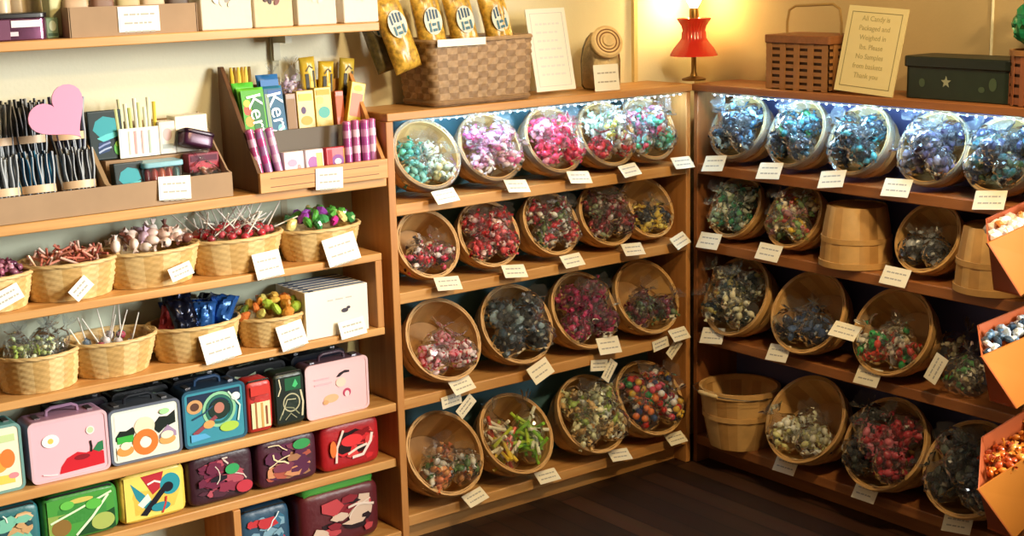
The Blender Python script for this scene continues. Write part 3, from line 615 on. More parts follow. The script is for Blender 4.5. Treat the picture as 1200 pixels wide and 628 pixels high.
BAGS6 = [(-30, 640, 49, 622, .128, '#2a6a70', blot(5, ['#4a9a90', '#c8a070', '#2a5058', '#7ac0a8', '#e0b890'], 14, strokes=2, scol='#e8f0e8'), 'teal lunch bag with tan patches, beneath the cream lunch box'),
 (51, 622, 142, 614, .128, '#3a8a3a', [('r', .02, .02, .98, .98, '#4a9a40'), ('p', [(.02, .1), (.3, .3), (.3, .6), (.02, .62)], '#8aa850'), ('p', [(.4, .02), (.98, .02), (.98, .5), (.6, .3)], '#1c4a24'), ('e', .2, .3, .14, .2, '#8a6a34'), ('e', .8, .24, .17, .2, '#a8b860'), ('s', [(.05, .45), (.4, .62), (.95, .9)], .03, '#d8f0c8'), ('s', [(.4, .05), (.65, .4), (.9, .85)], .035, '#e0f4d0'), ('e', .5, .86, .18, .06, '#d0c060'), ('e', .3, .8, .1, .1, '#68c050'), ('e', .68, .7, .12, .12, '#5cb848')], 'bright green lunch bag with pale diagonal streaks on its front'),
 (144, 622, 221, 603, .140, '#e0c050', [('r', .02, .02, .98, .98, '#ecd668'), ('p', [(.12, .85), (.3, .6), (.5, .3), (.35, .2), (.2, .5)], '#2a8a9c'), ('p', [(.22, .35), (.4, .55), (.45, .4), (.3, .25)], '#f0ece0'), ('p', [(.3, .95), (.68, .97), (.6, .6), (.48, .5)], '#b82c38'), ('e', .78, .66, .17, .24, '#2a93a4'), ('p', [(.25, .1), (.36, .06), (.62, .42), (.76, .6), (.7, .7), (.56, .52)], '#161420'), ('e', .74, .6, .09, .11, '#161420'), ('s', [(.4, .75), (.52, .8), (.62, .74)], .03, '#f4f0e4'), ('e', .6, .2, .16, .1, '#2a8a9c'), ('s', [(.62, .05), (.68, .25), (.7, .4)], .03, '#c83838')], 'yellow lunch bag with teal, red and black shapes'),
 (224, 602, 300, 583, .142, '#3a1c28', blot(8, ['#8a3048', '#6a2440', '#b05060', '#1c1420', '#502838'], 16, strokes=3, scol='#d8c8c0')+[('e', .66, .66, .12, .12, '#38a060'), ('e', .85, .2, .14, .14, '#c03848')], 'dark maroon lunch bag with one green spot'),
 (304, 582, 374, 563, .142, '#4a2030', blot(12, ['#7a3a50', '#d09068', '#5a2848', '#b05848', '#a87858'], 15, strokes=3, scol='#e8d8b0')+[('e', .74, .84, .16, .12, '#3a9a58')], 'purple and tan lunch bag with a green cap shape at its top'),
 (378, 562, 447, 545, .150, '#b01c24', blot(15, ['#d82c34', '#8a1018', '#e04848', '#200c10'], 12)+[('s', [(.2, .15), (.22, .5), (.35, .9)], .04, '#f0d8d0'), ('s', [(.5, .2), (.7, .22), (.85, .5), (.88, .7)], .05, '#f4e4e0'), ('s', [(.42, .3), (.6, .4), (.78, .45)], .04, '#f0e0d8'), ('e', .5, .62, .2, .14, '#e83a40'), ('e', .15, .5, .06, .2, '#e87838')], 'bright red lunch bag with white curved strokes')]
for i, (a, b, c, d, h, col, sh, lab) in enumerate(BAGS6): lunch_bag(X6(a, b), X6(c, d), Z6, min(h, .141), .075, col, sh, lab, y=.024, seed=20+i)
# bags on the lowest shelf
t = lunch_bag(xM(287, 640, .03), xM(346, 628, .03), Z7, .165, .10, '#284c68', blot(31, ['#3a7090', '#c03840', '#204058', '#80a8c0'], 12, strokes=2, scol='#d8e8f0'), 'blue lunch bag with red patches on the lowest shelf', y=.05, seed=31)
t = lunch_bag(xM(352, 640, .03), xM(446, 628, .03), Z7, .175, .13, '#5a1c24', blot(33, ['#8a2834', '#28141a', '#c04850', '#d8c0b0'], 12, strokes=2, scol='#e8d8d0'), 'dark red lunch bag with a green top and yellow handle on the lowest shelf', y=.02, lid='#3f8a34', handle='#d8cc60', seed=33)
obj('lid', superbox((xM(446, 628, .03)-xM(352, 640, .03))*.92, .03, .115, .3, 20, 10), pmat('nylon_green', '#4a9a3c', .45), t, T(0, .065, .165))

# ------------------------------------------------------------------ woven baskets
def loop_pts(rx, ry, n, sq):
    if sq == 1.0: return [(rx*math.cos(2*PI*i/n), ry*math.sin(2*PI*i/n)) for i in range(n)]
    q = rrect(2*rx, 2*ry, .025, 6); q.append(q[0]); L = [0]
    for a, b in zip(q, q[1:]): L.append(L[-1]+math.hypot(b[0]-a[0], b[1]-a[1]))
    out = []; j = 0
    for i in range(n):
        s_ = L[-1]*i/n
        while L[j+1] < s_: j += 1
        f = (s_-L[j])/(L[j+1]-L[j] or 1); out.append((q[j][0]*(1-f)+q[j+1][0]*f, q[j][1]*(1-f)+q[j+1][1]*f))
    return out
def woven(rx, ry, h, flare, n=64, rows=11, amp=.0022, sq=1.0, th=.006):
    m = MB(); LP = loop_pts(rx, ry, n, sq)
    for side in (0, 1):
        vs = []
        for j in range(rows*2+1):
            f = j/(rows*2); k = 1-flare*(1-f); k += .02*math.sin(PI*f)
            for i in range(n):
                ph = (i//2+(j+1)//2) % 2
                o = amp*(1 if ph else -1)*(1 if j % 2 else .2)-(th if side else 0)
                X, Y = LP[i][0]*k, LP[i][1]*k; l = math.hypot(X, Y)
                vs.append((X*(1+o/l), Y*(1+o/l), f*h))
        fs = [(j*n+i, j*n+(i+1) % n, (j+1)*n+(i+1) % n, (j+1)*n+i) for j in range(rows*2) for i in range(n)]
        b = len(m.v); m.v += vs
        for q, f_ in enumerate(fs): m.f.append([b+x for x in f_]); m.m.append(((q % n)//4+((q//n)//2 if sq < 1 else 0)) % 2)
    m.add([(p[0]*(1-flare)*.97, p[1]*(1-flare)*.97, .004) for p in LP], [tuple(range(n))], 0)
    return m
def rim_ring(rx, ry, z, r, sq=1.0, n=64, tw=0):
    LP = loop_pts(rx, ry, n, sq); m = MB()
    for s in ((0, 1) if tw else (0,)):
        m.tube([(LP[i][0]*(1+tw*math.sin(i*.9+s*PI)), LP[i][1]*(1+tw*math.sin(i*.9+s*PI)), z+(tw*.12*math.cos(i*.9+s*PI))) for i in range(n)], r, 7, closed=True)
    return m
def sweet_basket(x, z, rx, ry, h, label, y=None, flare=.2):
    y = ry+.004 if y is None else y
    t = thing('wicker_basket', label, 'basket', T(x, y, z+.001), 'woven sweet baskets on the riser shelf')
    obj('body', woven(rx, ry, h, flare), WICK, t, ang=60)
    obj('rim', rim_ring(rx, ry, h, .0045, tw=.012), WICK[0], t)
    return t
def heap(cx, cy, z, rx, ry, n, f, bulge=.03, k=.82):
    """n things on a mound; f(matrix, index)"""
    for i in range(n):
        a = i*2.39996; r = math.sqrt((i+.5)/n)*k
        X, Y = rx*r*math.cos(a), ry*r*math.sin(a)
        f(T(cx+X, cy+Y, z+bulge*(1-r*r)), i)
bx = []
def L3(px0, px1, py, z, h=.098): 
    a, b = xM(px0, py, .06), xM(px1, py, .06); return (a+b)/2, (b-a)/2
def loose(kind, cols, cs, label, group, name='wrapped_candy', cat='candy'):
    def f(M, i):
        o = link(name, candy_mesh(kind, rnd.choice(cols)), None, M @ rot_rand() @ S3(cs, cs, cs)); tag(o, label, cat, group)
    return f
x, rx = L3(-66, 42, 320, Z3); sweet_basket(x, Z3, rx, .088, .085, 'woven basket of purple and pink wrapped candies, cut by the photo edge')
heap(x, .092, Z3+.083, rx, .088, 34, loose('twist', ['#7a3a5c', '#a8607c', '#5a2848', '#c890a8', '#8a5068'], .0125, 'purple or pink twist-wrapped candy heaped in the basket by the photo edge', 'purple candies in the basket'), .03)
x, rx = L3(27, 144, 320, Z3); sweet_basket(x, Z3, rx, .09, .092, 'woven basket heaped with salmon-pink wrapped candies')
heap(x, .094, Z3+.088, rx*.92, .082, 60, loose('stick', ['#cc7866', '#dc9684', '#b86454', '#ecc4b4', '#9a4c42'], .0088, 'salmon-pink wrapped candy in the basket beside the white-twist candies', 'salmon-pink candies in the basket'), .028)
x, rx = L3(122, 238, 300, Z3); sweet_basket(x, Z3, rx, .09, .092, 'woven basket of white paper-twist candies')
heap(x, .094, Z3+.092, rx, .09, 30, loose('twist', ['#f0e8e0', '#f4e8e4', '#e8d0c8', '#7a4a40', '#b8a0b8', '#f0dcd4'], .0185, 'large white or brown paper-twist candy heaped in a woven basket', 'white paper-twist candies'), .045)
x, rx = L3(224, 335, 290, Z3); xl = x; sweet_basket(x, Z3, rx, .09, .092, 'woven basket crammed with red lollipops on white sticks')
STICK = flat('#f0ece4'); lol = {}
def lolly_meshes(c):
    if c not in lol:
        lol[c] = (MB().ell((0, 0, 0), (.0115, .0115, .0115), 12, 8).mesh('head', pmat('sweet_'+c, c, .28, coat=.4)), MB().tube([(0, 0, .008), (0, 0, .085)], .0019, 8).mesh('stick', STICK),
                  MB().lathe([(.0135, -.004), (.0125, .008), (.004, .014), (.009, .024)], 9, caps=False).mesh('wrapper', FILM, smooth=False))
    return lol[c]
def lolly(M, c, label, group):
    t = thing('lollipop', label, 'lollipop', M, group); a = lolly_meshes(c); link('head', a[0], t); link('stick', a[1], t); link('wrapper', a[2], t)
def lf(cols, label, group, sp=78):
    return lambda M, i: lolly(M @ RZ(rnd.uniform(0, 360)) @ RX(rnd.uniform(25, sp)), rnd.choice(cols), label, group)
heap(x, .094, Z3+.085, rx, .09, 38, lf(['#c01c2c', '#d83040', '#a01830', '#d84858'], 'red lollipop with its white stick up, in the crammed woven basket', 'red lollipops'), .035)
x, rx = L3(331, 424, 278, Z3); sweet_basket(x, Z3, rx, .082, .085, 'woven basket of fruit-coloured candies behind a large white card, nearest the riser end')
heap(x, .086, Z3+.085, rx, .082, 30, loose('foil', ['#d8389c', '#e8c840', '#58a848', '#d84838', '#f0b050', '#9a48b8', '#f0e090', '#48a060'], .0185, 'fruit-coloured candy heaped behind the large white card', 'fruit-coloured candies'), .045)
# lower riser tier
x, rx = L3(0, 97, 430, Z4); sweet_basket(x, Z4, rx, .086, .090, 'woven basket of green and clear wrapped sweets on the lower tier', flare=.12)
for i in range(6):
    a = i*2.4; r = .5 if i else 0
    candy_bag(T(x+rx*r*math.cos(a), .09+.08*r*math.sin(a), Z4+.10) @ RZ(rnd.uniform(0, 360)) @ RX(55), (.036, .046, .026), [['#c8d890', '#a8c058', '#e8ecc8'], ['#3a4038', '#8a9080', '#c8d8a0']][i % 2], 'twist', .008, 'small clear bag of green sweets in the woven basket', 'small bags of green sweets', 10)
x, rx = L3(82, 188, 408, Z4); sweet_basket(x, Z4, rx, .09, .092, 'half-empty woven basket with a few lollipops standing in it', flare=.24)
for i, (u, v, c, tx, ty) in enumerate(((-.6, 0, '#b83048', 20, -30), (-.45, .3, '#8aa8d0', 15, -18), (-.15, -.2, '#e8e0e0', -10, -8), (0, .1, '#d0d8e8', 12, 10), (.15, -.1, '#e8dce0', -8, 24), (.3, .2, '#c85070', -15, 5), (.42, -.15, '#d84870', 10, 14), (-.3, -.3, '#a83850', -18, -24), (.1, .4, '#d8d0d8', 5, 12))):
    lolly(T(x+u*rx, .094+v*.08, Z4+.068+.01*(i % 3)) @ RX(tx) @ RY(ty), c, 'lollipop standing in the half-empty woven basket', 'lollipops in the half-empty basket')
x, rx = L3(180, 286, 395, Z4); sweet_basket(x, Z4, rx, .09, .092, 'woven basket of blue foil bags with a white card on its front', flare=.2)
for i in range(9):
    a = i*2.4; r = .2+.5*math.sqrt(i/9); c = ['#1c4a9c', '#18203c', '#2c60b0', '#182448', '#c04858', '#2c60b0', '#1c3c80', '#14182c', '#1c4a9c'][i]
    o = obj('foil_bag', pillow(.078, .095, .038, 14, 14, i, .012), pmat('foil_'+c, c, .22, metal=.5), None, T(x+rx*r*math.cos(a), .094+.075*r*math.sin(a), Z4+.078+.02*(i % 2)) @ RZ(rnd.uniform(-70, 70)) @ RX(rnd.uniform(-60, -10)) @ T(0, 0, -.02), ang=30)
    tag(o, ('bright blue' if c in ('#1c4a9c', '#2c60b0', '#1c3c80') else 'red' if c == '#c04858' else 'dark navy')+' foil candy bag in the woven basket with the white card', 'bag of candy', 'foil bags in the basket '+('blue' if c in ('#1c4a9c', '#2c60b0', '#1c3c80') else 'red' if c == '#c04858' else 'navy'))
x, rx = L3(283, 360, 382, Z4); sweet_basket(x, Z4, rx, .075, .078, 'small woven basket of lime and orange sweets beside the white boxed cards', flare=.15)
heap(x, .079, Z4+.08, rx*1.05, .075, 26, loose('foil', ['#a8c848', '#d8903c', '#88b048', '#e0b858', '#c87038', '#d8d070'], .0175, 'lime or orange sweet heaped in the small woven basket', 'lime and orange sweets'), .045, .9)
# cards on the wicker baskets
SMC = [card_mesh(.075, .04, 45, CARDW, 2), card_mesh(.06, .035, 46, CARDW, 2), card_mesh(.065, .035, 47, CARDW, 2)]
for px, py, z, rot, me, lab in ((8, 348, Z3, 20, 0, 'white card on the basket of purple candies'), (95, 338, Z3, 38, 1, 'small white card stuck askew on the basket of salmon-pink candies'), (212, 318, Z3, 14, 2, 'white card on the basket of white paper-twist candies')):
    p = hit(px, py, 1, -.004); price_card(T(p.x, p.y, p.z) @ RX(74) @ RZ(rot), lab, SMC[me])
BIGC = [card_mesh(.10, .088, 41, CARDW, 3), card_mesh(.105, .078, 42, CARDW, 3), card_mesh(.082, .07, 43, CARDW, 3), card_mesh(.085, .05, 44, CARDW, 2)]
for px, py, rot, me, lab in ((314, 310, 4, 2, 'white card on the lower front of the lollipop basket'), (400, 292, 8, 1, 'large white card covering half the fruit-coloured candy basket'), (258, 405, 6, 1, 'large white card on the basket of blue foil bags'), (342, 393, 8, 2, 'white card on the small basket of lime and orange sweets'), (413, 384, 4, 3, 'white card hanging below the box of white packets')):
    p = hit(px, py, 1, -.004); price_card(T(p.x, p.y, p.z) @ RX(74) @ RZ(rot), lab, BIGC[me])
# row of slim white packets
xa, xb = xM(359, 397, .015), xM(432, 390, .015)
STR = flat('#2c4c7c'); PK = flat('#f2efe6')
for i in range(6):
    t = thing('white_packet', ('front' if i == 0 else ORD[i]+' from the front')+' of the slim white packets in a row by the riser end', 'packet', T((xa+xb)/2, .012+.028*i, Z4+.001), 'slim white packets')
    obj('carton', MB().bb(-(xb-xa)/2, (xb-xa)/2, 0, .0265, 0, .135), PK, t, bev=.001)
    obj('top_stripe', MB().bb(-(xb-xa)/2+.004, (xb-xa)/2-.004, .012, .023, .135, .1356), STR, t)
    obj('top_mark', MB().bb(-(xb-xa)/2+.015, -(xb-xa)/2+.03, .003, .010, .135, .1356), BLACK, t)
    if i == 0: art(t, xb-xa, .135, [('r', .35, .74, .44, .77, '#c8c4c0'), ('r', .48, .745, .6, .775, '#c8c4c0'), ('r', .64, .75, .74, .78, '#c8c4c0'), ('e', .62, .5, .055, .045, '#4a4450'), ('e', .68, .55, .03, .03, '#4a4450')], 0)

# ------------------------------------------------------------------ cardboard tray of novelty sweets on the second shelf
t = thing('cardboard_tray', 'open grey cardboard tray with a divider, full of novelty sweets under the pink heart', 'tray', T(0, .007, Z2+.001))
xr = xM(274, 215, 0); xd = xM(131, 225, 0)
obj('base', MB().bb(XL0+.05, xr, .004, .185, .0005, .004), KRAFT, t)
obj('front_panel', MB().bb(XL0+.05, xr, 0, .004, 0, .064), KRAFT, t)
obj('back_panel', MB().bb(XL0+.05, xr, .181, .185, .004, .20), KRAFT, t)
side = [(.004, .064), (.02, .068), (.17, .21), (.181, .21), (.181, .004), (.004, .004)]
SD = Matrix(((0, 0, 1, 0), (1, 0, 0, 0), (0, 1, 0, 0), (0, 0, 0, 1)))          # (y, z) outline, thickness along x
obj('side_panel', MB().prism(side, .005, 0, T(xr-.005, 0, 0) @ SD), KRAFT, t)
obj('divider', MB().prism(side, .012, 0, T(xd-.006, 0, 0) @ SD), KRAFTI, t)
price_card(T(xM(205, 220, .002), .0035, zM(205, 220, .002)) @ RX(86) @ RZ(-3), 'white card on the front of the cardboard tray', card_mesh(.088, .06, 51, CARDW, 3))
def bundle(x, y, z, cols, label, n=40, lean=14, h=.165, band='#d8b894'):
    t = thing('candy_stick_bundle', label, 'bundle of candy sticks', T(x, y, z) @ RX(-lean), 'bundles of candy sticks')
    for i in range(n):
        a = i*2.39996; r = .034*math.sqrt((i+.5)/n); c = cols[i % len(cols)]
        dx, dy = r*math.cos(a)*1.1, r*math.sin(a)*.62
        link('stick', stick_mesh(c, h*(.9+.16*((i*7) % 5)/5)), t, T(dx, dy, .0) @ RY(dx*130) @ RX(-dy*120))
    m = MB(); q = [(.041*math.cos(2*PI*k/28), .026*math.sin(2*PI*k/28)) for k in range(28)]
    m.lathe([(1, h*.36), (1.03, h*.36), (1.03, h*.36+.019), (1, h*.36+.019)], 28, 0, None, .0425, .0265, caps=False); obj('paper_band', m, flat(band), t)
SM = {}
def stick_mesh(c, h):
    k = (c, round(h, 4))
    if k not in SM:
        m = MB(); K = 20; n = 8
        m.tube([(.0016*math.sin(i*.5+h*900), .0016*math.cos(i*.38+h*700), h*i/K) for i in range(K+1)], .0037, n)
        for q in range(K*n): m.m[q] = 1 if (q % n) == 5 else 0
        SM[k] = m.mesh('stick', [pmat('sweet_'+c, c, .28, coat=.4), pmat('sweet_#a8aeb4', '#a8aeb4', .28, coat=.4)])
    return SM[k]
DARK = ['#30343c', '#6a7078', '#24282f', '#a4acb2', '#484e56']; BLUE = ['#20587c', '#1a4060', '#3a88b0', '#16344c']
zt = Z2+.005
for px, cols, lab in ((2, DARK, 'front bundle of black and silver candy sticks, cut by the photo edge'), (45, BLUE, 'front bundle of blue candy sticks under the pink heart'), (93, ['#2c3038', '#586068', '#a0a4a8', '#202028'], 'front bundle of grey and white candy sticks against the tray divider')):
    bundle(xM(px, 200, .05), .05, zt, cols, lab, h=.155, lean=10)
for px, cols, lab in ((-8, DARK, 'rear bundle of dark candy sticks, cut by the photo edge'), (32, ['#1c2028', '#30343c', '#8a9098', '#14161c'], 'rear bundle of dark candy sticks showing beside the pink heart'), (78, ['#24283a', '#383048', '#181a24', '#68708a'], 'rear bundle of violet-black candy sticks behind the pink heart')):
    bundle(xM(px, 150, .13), .115, zt+.112, cols, lab, h=.165, lean=6)
o = MB().bb(XL0+.08, xd-.03, .085, .165, 0, .110); tag(obj('cardboard_step', o, KRAFT, None, T(0, 0, Z2+.0045)), 'low cardboard step under the rear candy stick bundles', 'step')
hp = []
for i in range(40):
    a = 2*PI*i/40; hp.append((16*math.sin(a)**3/34, (13*math.cos(a)-5*math.cos(2*a)-2*math.cos(3*a)-math.cos(4*a))/34))
p = hit(70, 134, 1, .012)
tag(obj('foam_heart', MB().prism([(a*.158, b*.148) for a, b in hp], .009, 0, T(p.x, p.y, p.z) @ RZ(-10) @ RX(82) @ RZ(36)), pmat('pink_foam', '#f0a4cc', .6), None, bev=.002), 'pink foam heart leaning on the candy stick bundles', 'heart')
def box_pack(name, px0, px1, pyb, y, z, h, d, col, shapes, label, cat, lean=0, rot=0, extra=None, group=None):
    x0, x1 = xM(px0, pyb, y), xM(px1, pyb, y); w = x1-x0
    t = thing(name, label, cat, T((x0+x1)/2, y, z) @ RX(-lean) @ RY(rot), group)
    obj('pack', MB().bb(-w/2, w/2, 0, d, 0, h), pmat('pack_'+col, col, .35), t, bev=.002)
    if shapes: art(t, w*.96, h*.96, shapes, 0, T(0, 0, h*.02))
    return t
TEAL = [('r', .02, .02, .98, .98, '#12282c'), ('p', [(.1, .62), (.2, .8), (.45, .9), (.8, .84), (.88, .6), (.6, .5), (.3, .46)], '#2a9aa8'), ('p', [(.2, .44), (.5, .52), (.86, .56), (.84, .46), (.4, .36)], '#5cc8d0'), ('p', [(.2, .1), (.24, .34), (.6, .4), (.56, .16)], '#16386a'), ('s', [(.22, .14), (.4, .2), (.62, .24)], .05, '#a8b8d8'), ('s', [(.22, .24), (.4, .3), (.6, .34)], .05, '#8898c8'), ('e', .82, .2, .13, .14, '#58b048'), ('e', .82, .3, .08, .06, '#a8d858')]
box_pack('candy_pack', 137, 172, 212, .03, zt, .11, .03, '#12282c', TEAL, 'black and teal candy pack in front, against the tray divider', 'candy pack', 8, group='teal packs')
box_pack('candy_pack', 106, 146, 168, .11, zt+.112, .125, .03, '#12282c', TEAL, 'black and teal candy pack behind, rising above the tray divider', 'candy pack', 4, group='teal packs')
o = MB().bb(xd+.03, xr-.02, .10, .17, 0, .110); tag(obj('cardboard_step', o, KRAFT, None, T(0, 0, Z2+.0045)), 'low cardboard step under the rear packs', 'step')
t = thing('flavour_straw_pack', 'clear pack of pale green flavoured straws with one yellow one', 'candy pack', T(xM(162, 160, .11), .11, zt+.112))
for i in range(9):
    c = ['#c8d090', '#d8dcb0', '#e8e8d0', '#b8c078', '#e8e4d8', '#d0d8a0', '#e8ecd8', '#e0e0c8', '#e0c848'][i]
    obj('straw', MB().tube([(-.048+.012*i, .006*(i % 2), .002), (-.052+.0132*i, .012+.006*(i % 2), .125+.012*((i*5) % 3))], .0052, 8), flat(c), t)
obj('sleeve', MB().bb(-.055, .055, -.008, -.004, 0, .075), CARDW, t)
art(t, .1, .075, [('r', .35, .1, .42, .9, '#d0a0a0'), ('r', .2, .1, .24, .9, '#c8ccc0'), ('r', .55, .1, .6, .9, '#d8b0b0'), ('r', .75, .1, .8, .9, '#b8c8b8')], -.0082)
box_pack('candy_pack', 187, 206, 165, .10, zt+.112, .085, .04, '#e4dcd4', [('r', .1, .1, .9, .9, '#e8e4dc'), ('e', .5, .6, .3, .2, '#d8b8b8'), ('r', .15, .15, .85, .3, '#b0b8b8')], 'narrow pale pack beside the blank white box', 'candy pack')
box_pack('white_box', 206, 244, 160, .105, zt+.112, .095, .05, '#f0ead6', None, 'blank white box at the back of the tray', 'box')
t = thing('sweet_tub', 'light blue lidded tub of red and orange sweets in the tray', 'tub', T(xM(192, 208, .03), .055, zt))
obj('lid', MB().prism(rrect(.112, .07, .014), .014, 0, T(0, 0, .09)), pmat('pale_blue_lid', '#8cc0d0', .35), t, bev=.003)
obj('shell', MB().prism(rrect(.104, .062, .012), .088, 0, T(0, 0, .001)), film_mat('tub_film', '#dfe8ea', .25, .08, .1), t)
for i, c in enumerate(('#8a2438', '#c83c34', '#d86040', '#b83830', '#2c6868')):
    obj('tube_of_sweets', MB().lathe([(.001, .003), (.0095, .004), (.0095, .078), (.004, .086)], 12), pmat('sweet_'+c, c, .28, coat=.4), t, T(-.04+.02*i, -.012, 0))
p = hit(228, 156, 1, .07)
t = thing('round_gift_tin', 'dark plum oblong tin resting tilted below the blank white box', 'tin', T(p.x, .075, zt+.125) @ RY(16) @ RX(-12)); obj('tin_body', superbox(.085, .038, .05, .35), pmat('plum_tin', '#4a2440', .3, metal=.2), t, ang=60); obj('tin_lid', superbox(.089, .014, .054, .35), pmat('plum_lid', '#2c1428', .3, metal=.2), t, T(0, 0, .03), ang=60)
t = box_pack('candy_pack', 220, 256, 176, .06, zt+.06, .05, .035, '#8a2c40', [('r', .05, .1, .95, .5, '#a83848'), ('e', .5, .4, .3, .2, '#c84858'), ('r', .05, .6, .95, .9, '#5a2038')], 'red pack lying under the plum tin', 'candy pack')
candy_bag(T(xM(241, 196, .04), .045, zt+.045) @ RX(75), (.045, .045, .03), ['#a87868', '#6a4438', '#d8c0b0', '#8a5a48'], 'twist', .0105, 'clear bag of brown sweets in the tray end nearest the wooden rack', None, 12)

# ------------------------------------------------------------------ sloped wooden rack
xl, xr2 = -1.604, -1.205; W = xr2-xl
t = thing('display_rack', 'sloped two-tier wooden rack of packs and tubes standing on the second shelf', 'rack', T(0, 0, Z2+.001))
prof = [(-.008, .0), (.19, .0), (.19, .325), (.175, .325), (-.008, .052)]
for x in (xl, xr2-.012): obj('side_panel', MB().prism(prof, .012, 0, T(x, 0, 0) @ SD), W_Z if x > -1.5 else wood('shaded_pine_along_z', '#553620', '#684428', 'z'), t, bev=.001)  # outer left panel: its shade is put into a darker wood colour
fr = obj('front_rail', MB().bb(xl, xr2, -.02, -.008, 0, .054), W_X, t, bev=.0015)
obj('groove', MB().bb(xl+.03, xr2-.03, -.0205, -.0198, .013, .0155).bb(xl+.03, xr2-.03, -.0205, -.0198, .036, .0385), flat('#8a5a2c'), fr)
obj('base', MB().bb(xl+.012, xr2-.012, -.008, .178, 0, .01), W_X, t)
obj('tier_panel', MB().bb(xl+.012, xr2-.012, .075, .083, .01, .15), pmat('grey_board', '#6c645c', .7), t)  # plain dark grey board across the tier
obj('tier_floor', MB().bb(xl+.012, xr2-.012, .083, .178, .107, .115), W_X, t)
obj('tier_panel', MB().bb(xl+.012, xr2-.012, .135, .14, .115, .215), pmat('grey_board', '#6c645c', .7), t)
obj('tier_floor', MB().bb(xl+.012, xr2-.012, .14, .178, .165, .172), W_X, t)
obj('back_panel', MB().bb(xl+.012, xr2-.012, .178, .19, 0, .27), W_X, t)
price_card(T(xM(386, 209, -.022), -.0215, zM(386, 209, -.022)) @ RX(90) @ RZ(-2), 'white card on the front rail of the wooden rack', card_mesh(.085, .058, 61, CARDW, 3))
zr = Z2+.1165; zq = Z2+.1735
def tube_pack(px, pyb, y, z, h, r, col, band, label, lean, rot=0, group=None):
    t = thing('candy_tube', label, 'candy tube', T(xM(px, pyb, y), y, z) @ RX(-lean) @ RY(rot), group)
    obj('tube', MB().tube([(0, 0, 0), (0, 0, h)], r, 14), pmat('sweet_'+col, col, .28, coat=.4), t)
    for k in range(3):
        zz = h*(.12+.3*k); obj('printed_band', MB().lathe([(r+.0003, zz), (r+.0005, zz), (r+.0005, zz+h*.14), (r+.0003, zz+h*.14)], 14, caps=False), pmat('sweet_'+band, band, .28, coat=.4), t)
    obj('cap', MB().lathe([(r+.001, h-.004), (r+.001, h+.003), (r*.6, h+.006)], 14), pmat('sweet_#c86aa0', '#c86aa0', .28, coat=.4), t)
for i, px in enumerate((308, 319, 331)): tube_pack(px, 205, .008, Z2+.0105, .155, .0105, ['#b04880', '#a878b0', '#c890c0'][i], ['#d8a8c8', '#c04890', '#e0c0dc'][i], ['dark pink candy tube, outermost of the three by the rack side', 'mauve candy tube between two others in the rack', 'pale lilac candy tube beside the white candy box'][i], 12, -6, 'pink candy tubes')
for i, px in enumerate((409, 419, 430, 438)): tube_pack(px, 192, .01+.012*(i % 2), Z2+.0105, .15, .0115, ['#a84890', '#b86098', '#b050a0', '#c080b8'][i], ['#d8a0c8', '#e8c8dc', '#d090c0', '#e8d0e4'][i], ['magenta candy tube at the rack end, closest to the little red box', 'rose candy tube, second of four at the rack end', 'violet-pink candy tube, third of four at the rack end', 'pale mauve candy tube against the rack end panel'][i], 5, 2, 'tubes at the rack end')
for i, (a, b, col, sh, lab) in enumerate(((335, 358, '#f0e4e4', [('e', .4, .66, .25, .12, '#c8a0c0'), ('r', .1, .1, .9, .3, '#f0c8c0'), ('e', .75, .5, .1, .1, '#e8a0a0')], 'small white candy box at the front of the wooden rack'), (360, 381, '#e8d8e0', [('e', .4, .6, .3, .2, '#a868b0'), ('r', .6, .1, .95, .9, '#e8d878'), ('r', .05, .05, .5, .3, '#d88890')], 'small mauve and yellow candy box at the front of the wooden rack'), (384, 410, '#c83040', [('e', .5, .58, .28, .2, '#8a4898'), ('r', .05, .05, .25, .95, '#a81c30'), ('r', .78, .05, .98, .95, '#e8c878'), ('e', .5, .55, .16, .1, '#f0e0e8')], 'small red candy box at the front of the wooden rack'))):
    box_pack('candy_box', a, b, 205-i*6, .012, Z2+.0105, .088, .03, col, sh, lab, 'candy box', 4)
def strip_pack(px0, px1, pyt, y, z, h, col, stripe, label, text=True):
    x0, x1 = xM(px0, pyt, y), xM(px1, pyt, y); w = x1-x0; k_ = max(0, -1.588-x0); x0 += k_; x1 += k_
    t = thing('candy_pouch', label, 'candy pouch', T((x0+x1)/2, y, z) @ RX(-10), 'upright candy pouches')
    obj('pouch', pillow(w, h, .018, 12, 16, int(px0), .0015), pmat('foil_'+col, col, .3), t, ang=60)
    art(t, w*.86, h*.9, stripe, -.0118, T(0, 0, h*.05))
    if text: link('lettering', text_mesh('Kery', h*.40, pmat('print_#f4f4f0', '#f4f4f0', .3, coat=.15)), t, T(w*.08, -.0142, h*.5) @ FRONT @ RZ(-82))
GRN = [('r', .0, .0, 1, 1, '#4ea822'), ('e', .2, .62, .16, .1, '#e85038'), ('e', .25, .4, .2, .1, '#e8a038'), ('r', .05, .02, .5, .22, '#2a9a6a'), ('e', .2, .75, .15, .07, '#f0d048'), ('r', .42, .06, .92, .86, '#1c6a34')]
strip_pack(281, 312, 130, .092, zr, .155, '#6cc83c', GRN, 'bright green candy pouch with white lettering in the wooden rack')
strip_pack(311, 336, 130, .096, zr, .155, '#2a7aa0', [('r', .0, .0, 1, 1, '#1a5c84'), ('r', .03, .04, .22, .9, '#8aa088'), ('e', .7, .2, .2, .1, '#70b8c8'), ('r', .2, .85, .95, .97, '#2058a0')], 'blue candy pouch with white lettering beside the green one')
strip_pack(264, 290, 110, .118, zr, .168, '#58c040', [('r', .03, .5, .97, .96, '#68cc48'), ('e', .4, .5, .3, .1, '#e85840'), ('e', .5, .35, .3, .1, '#e8b040')], 'green candy pouch standing behind the lettered one', False)
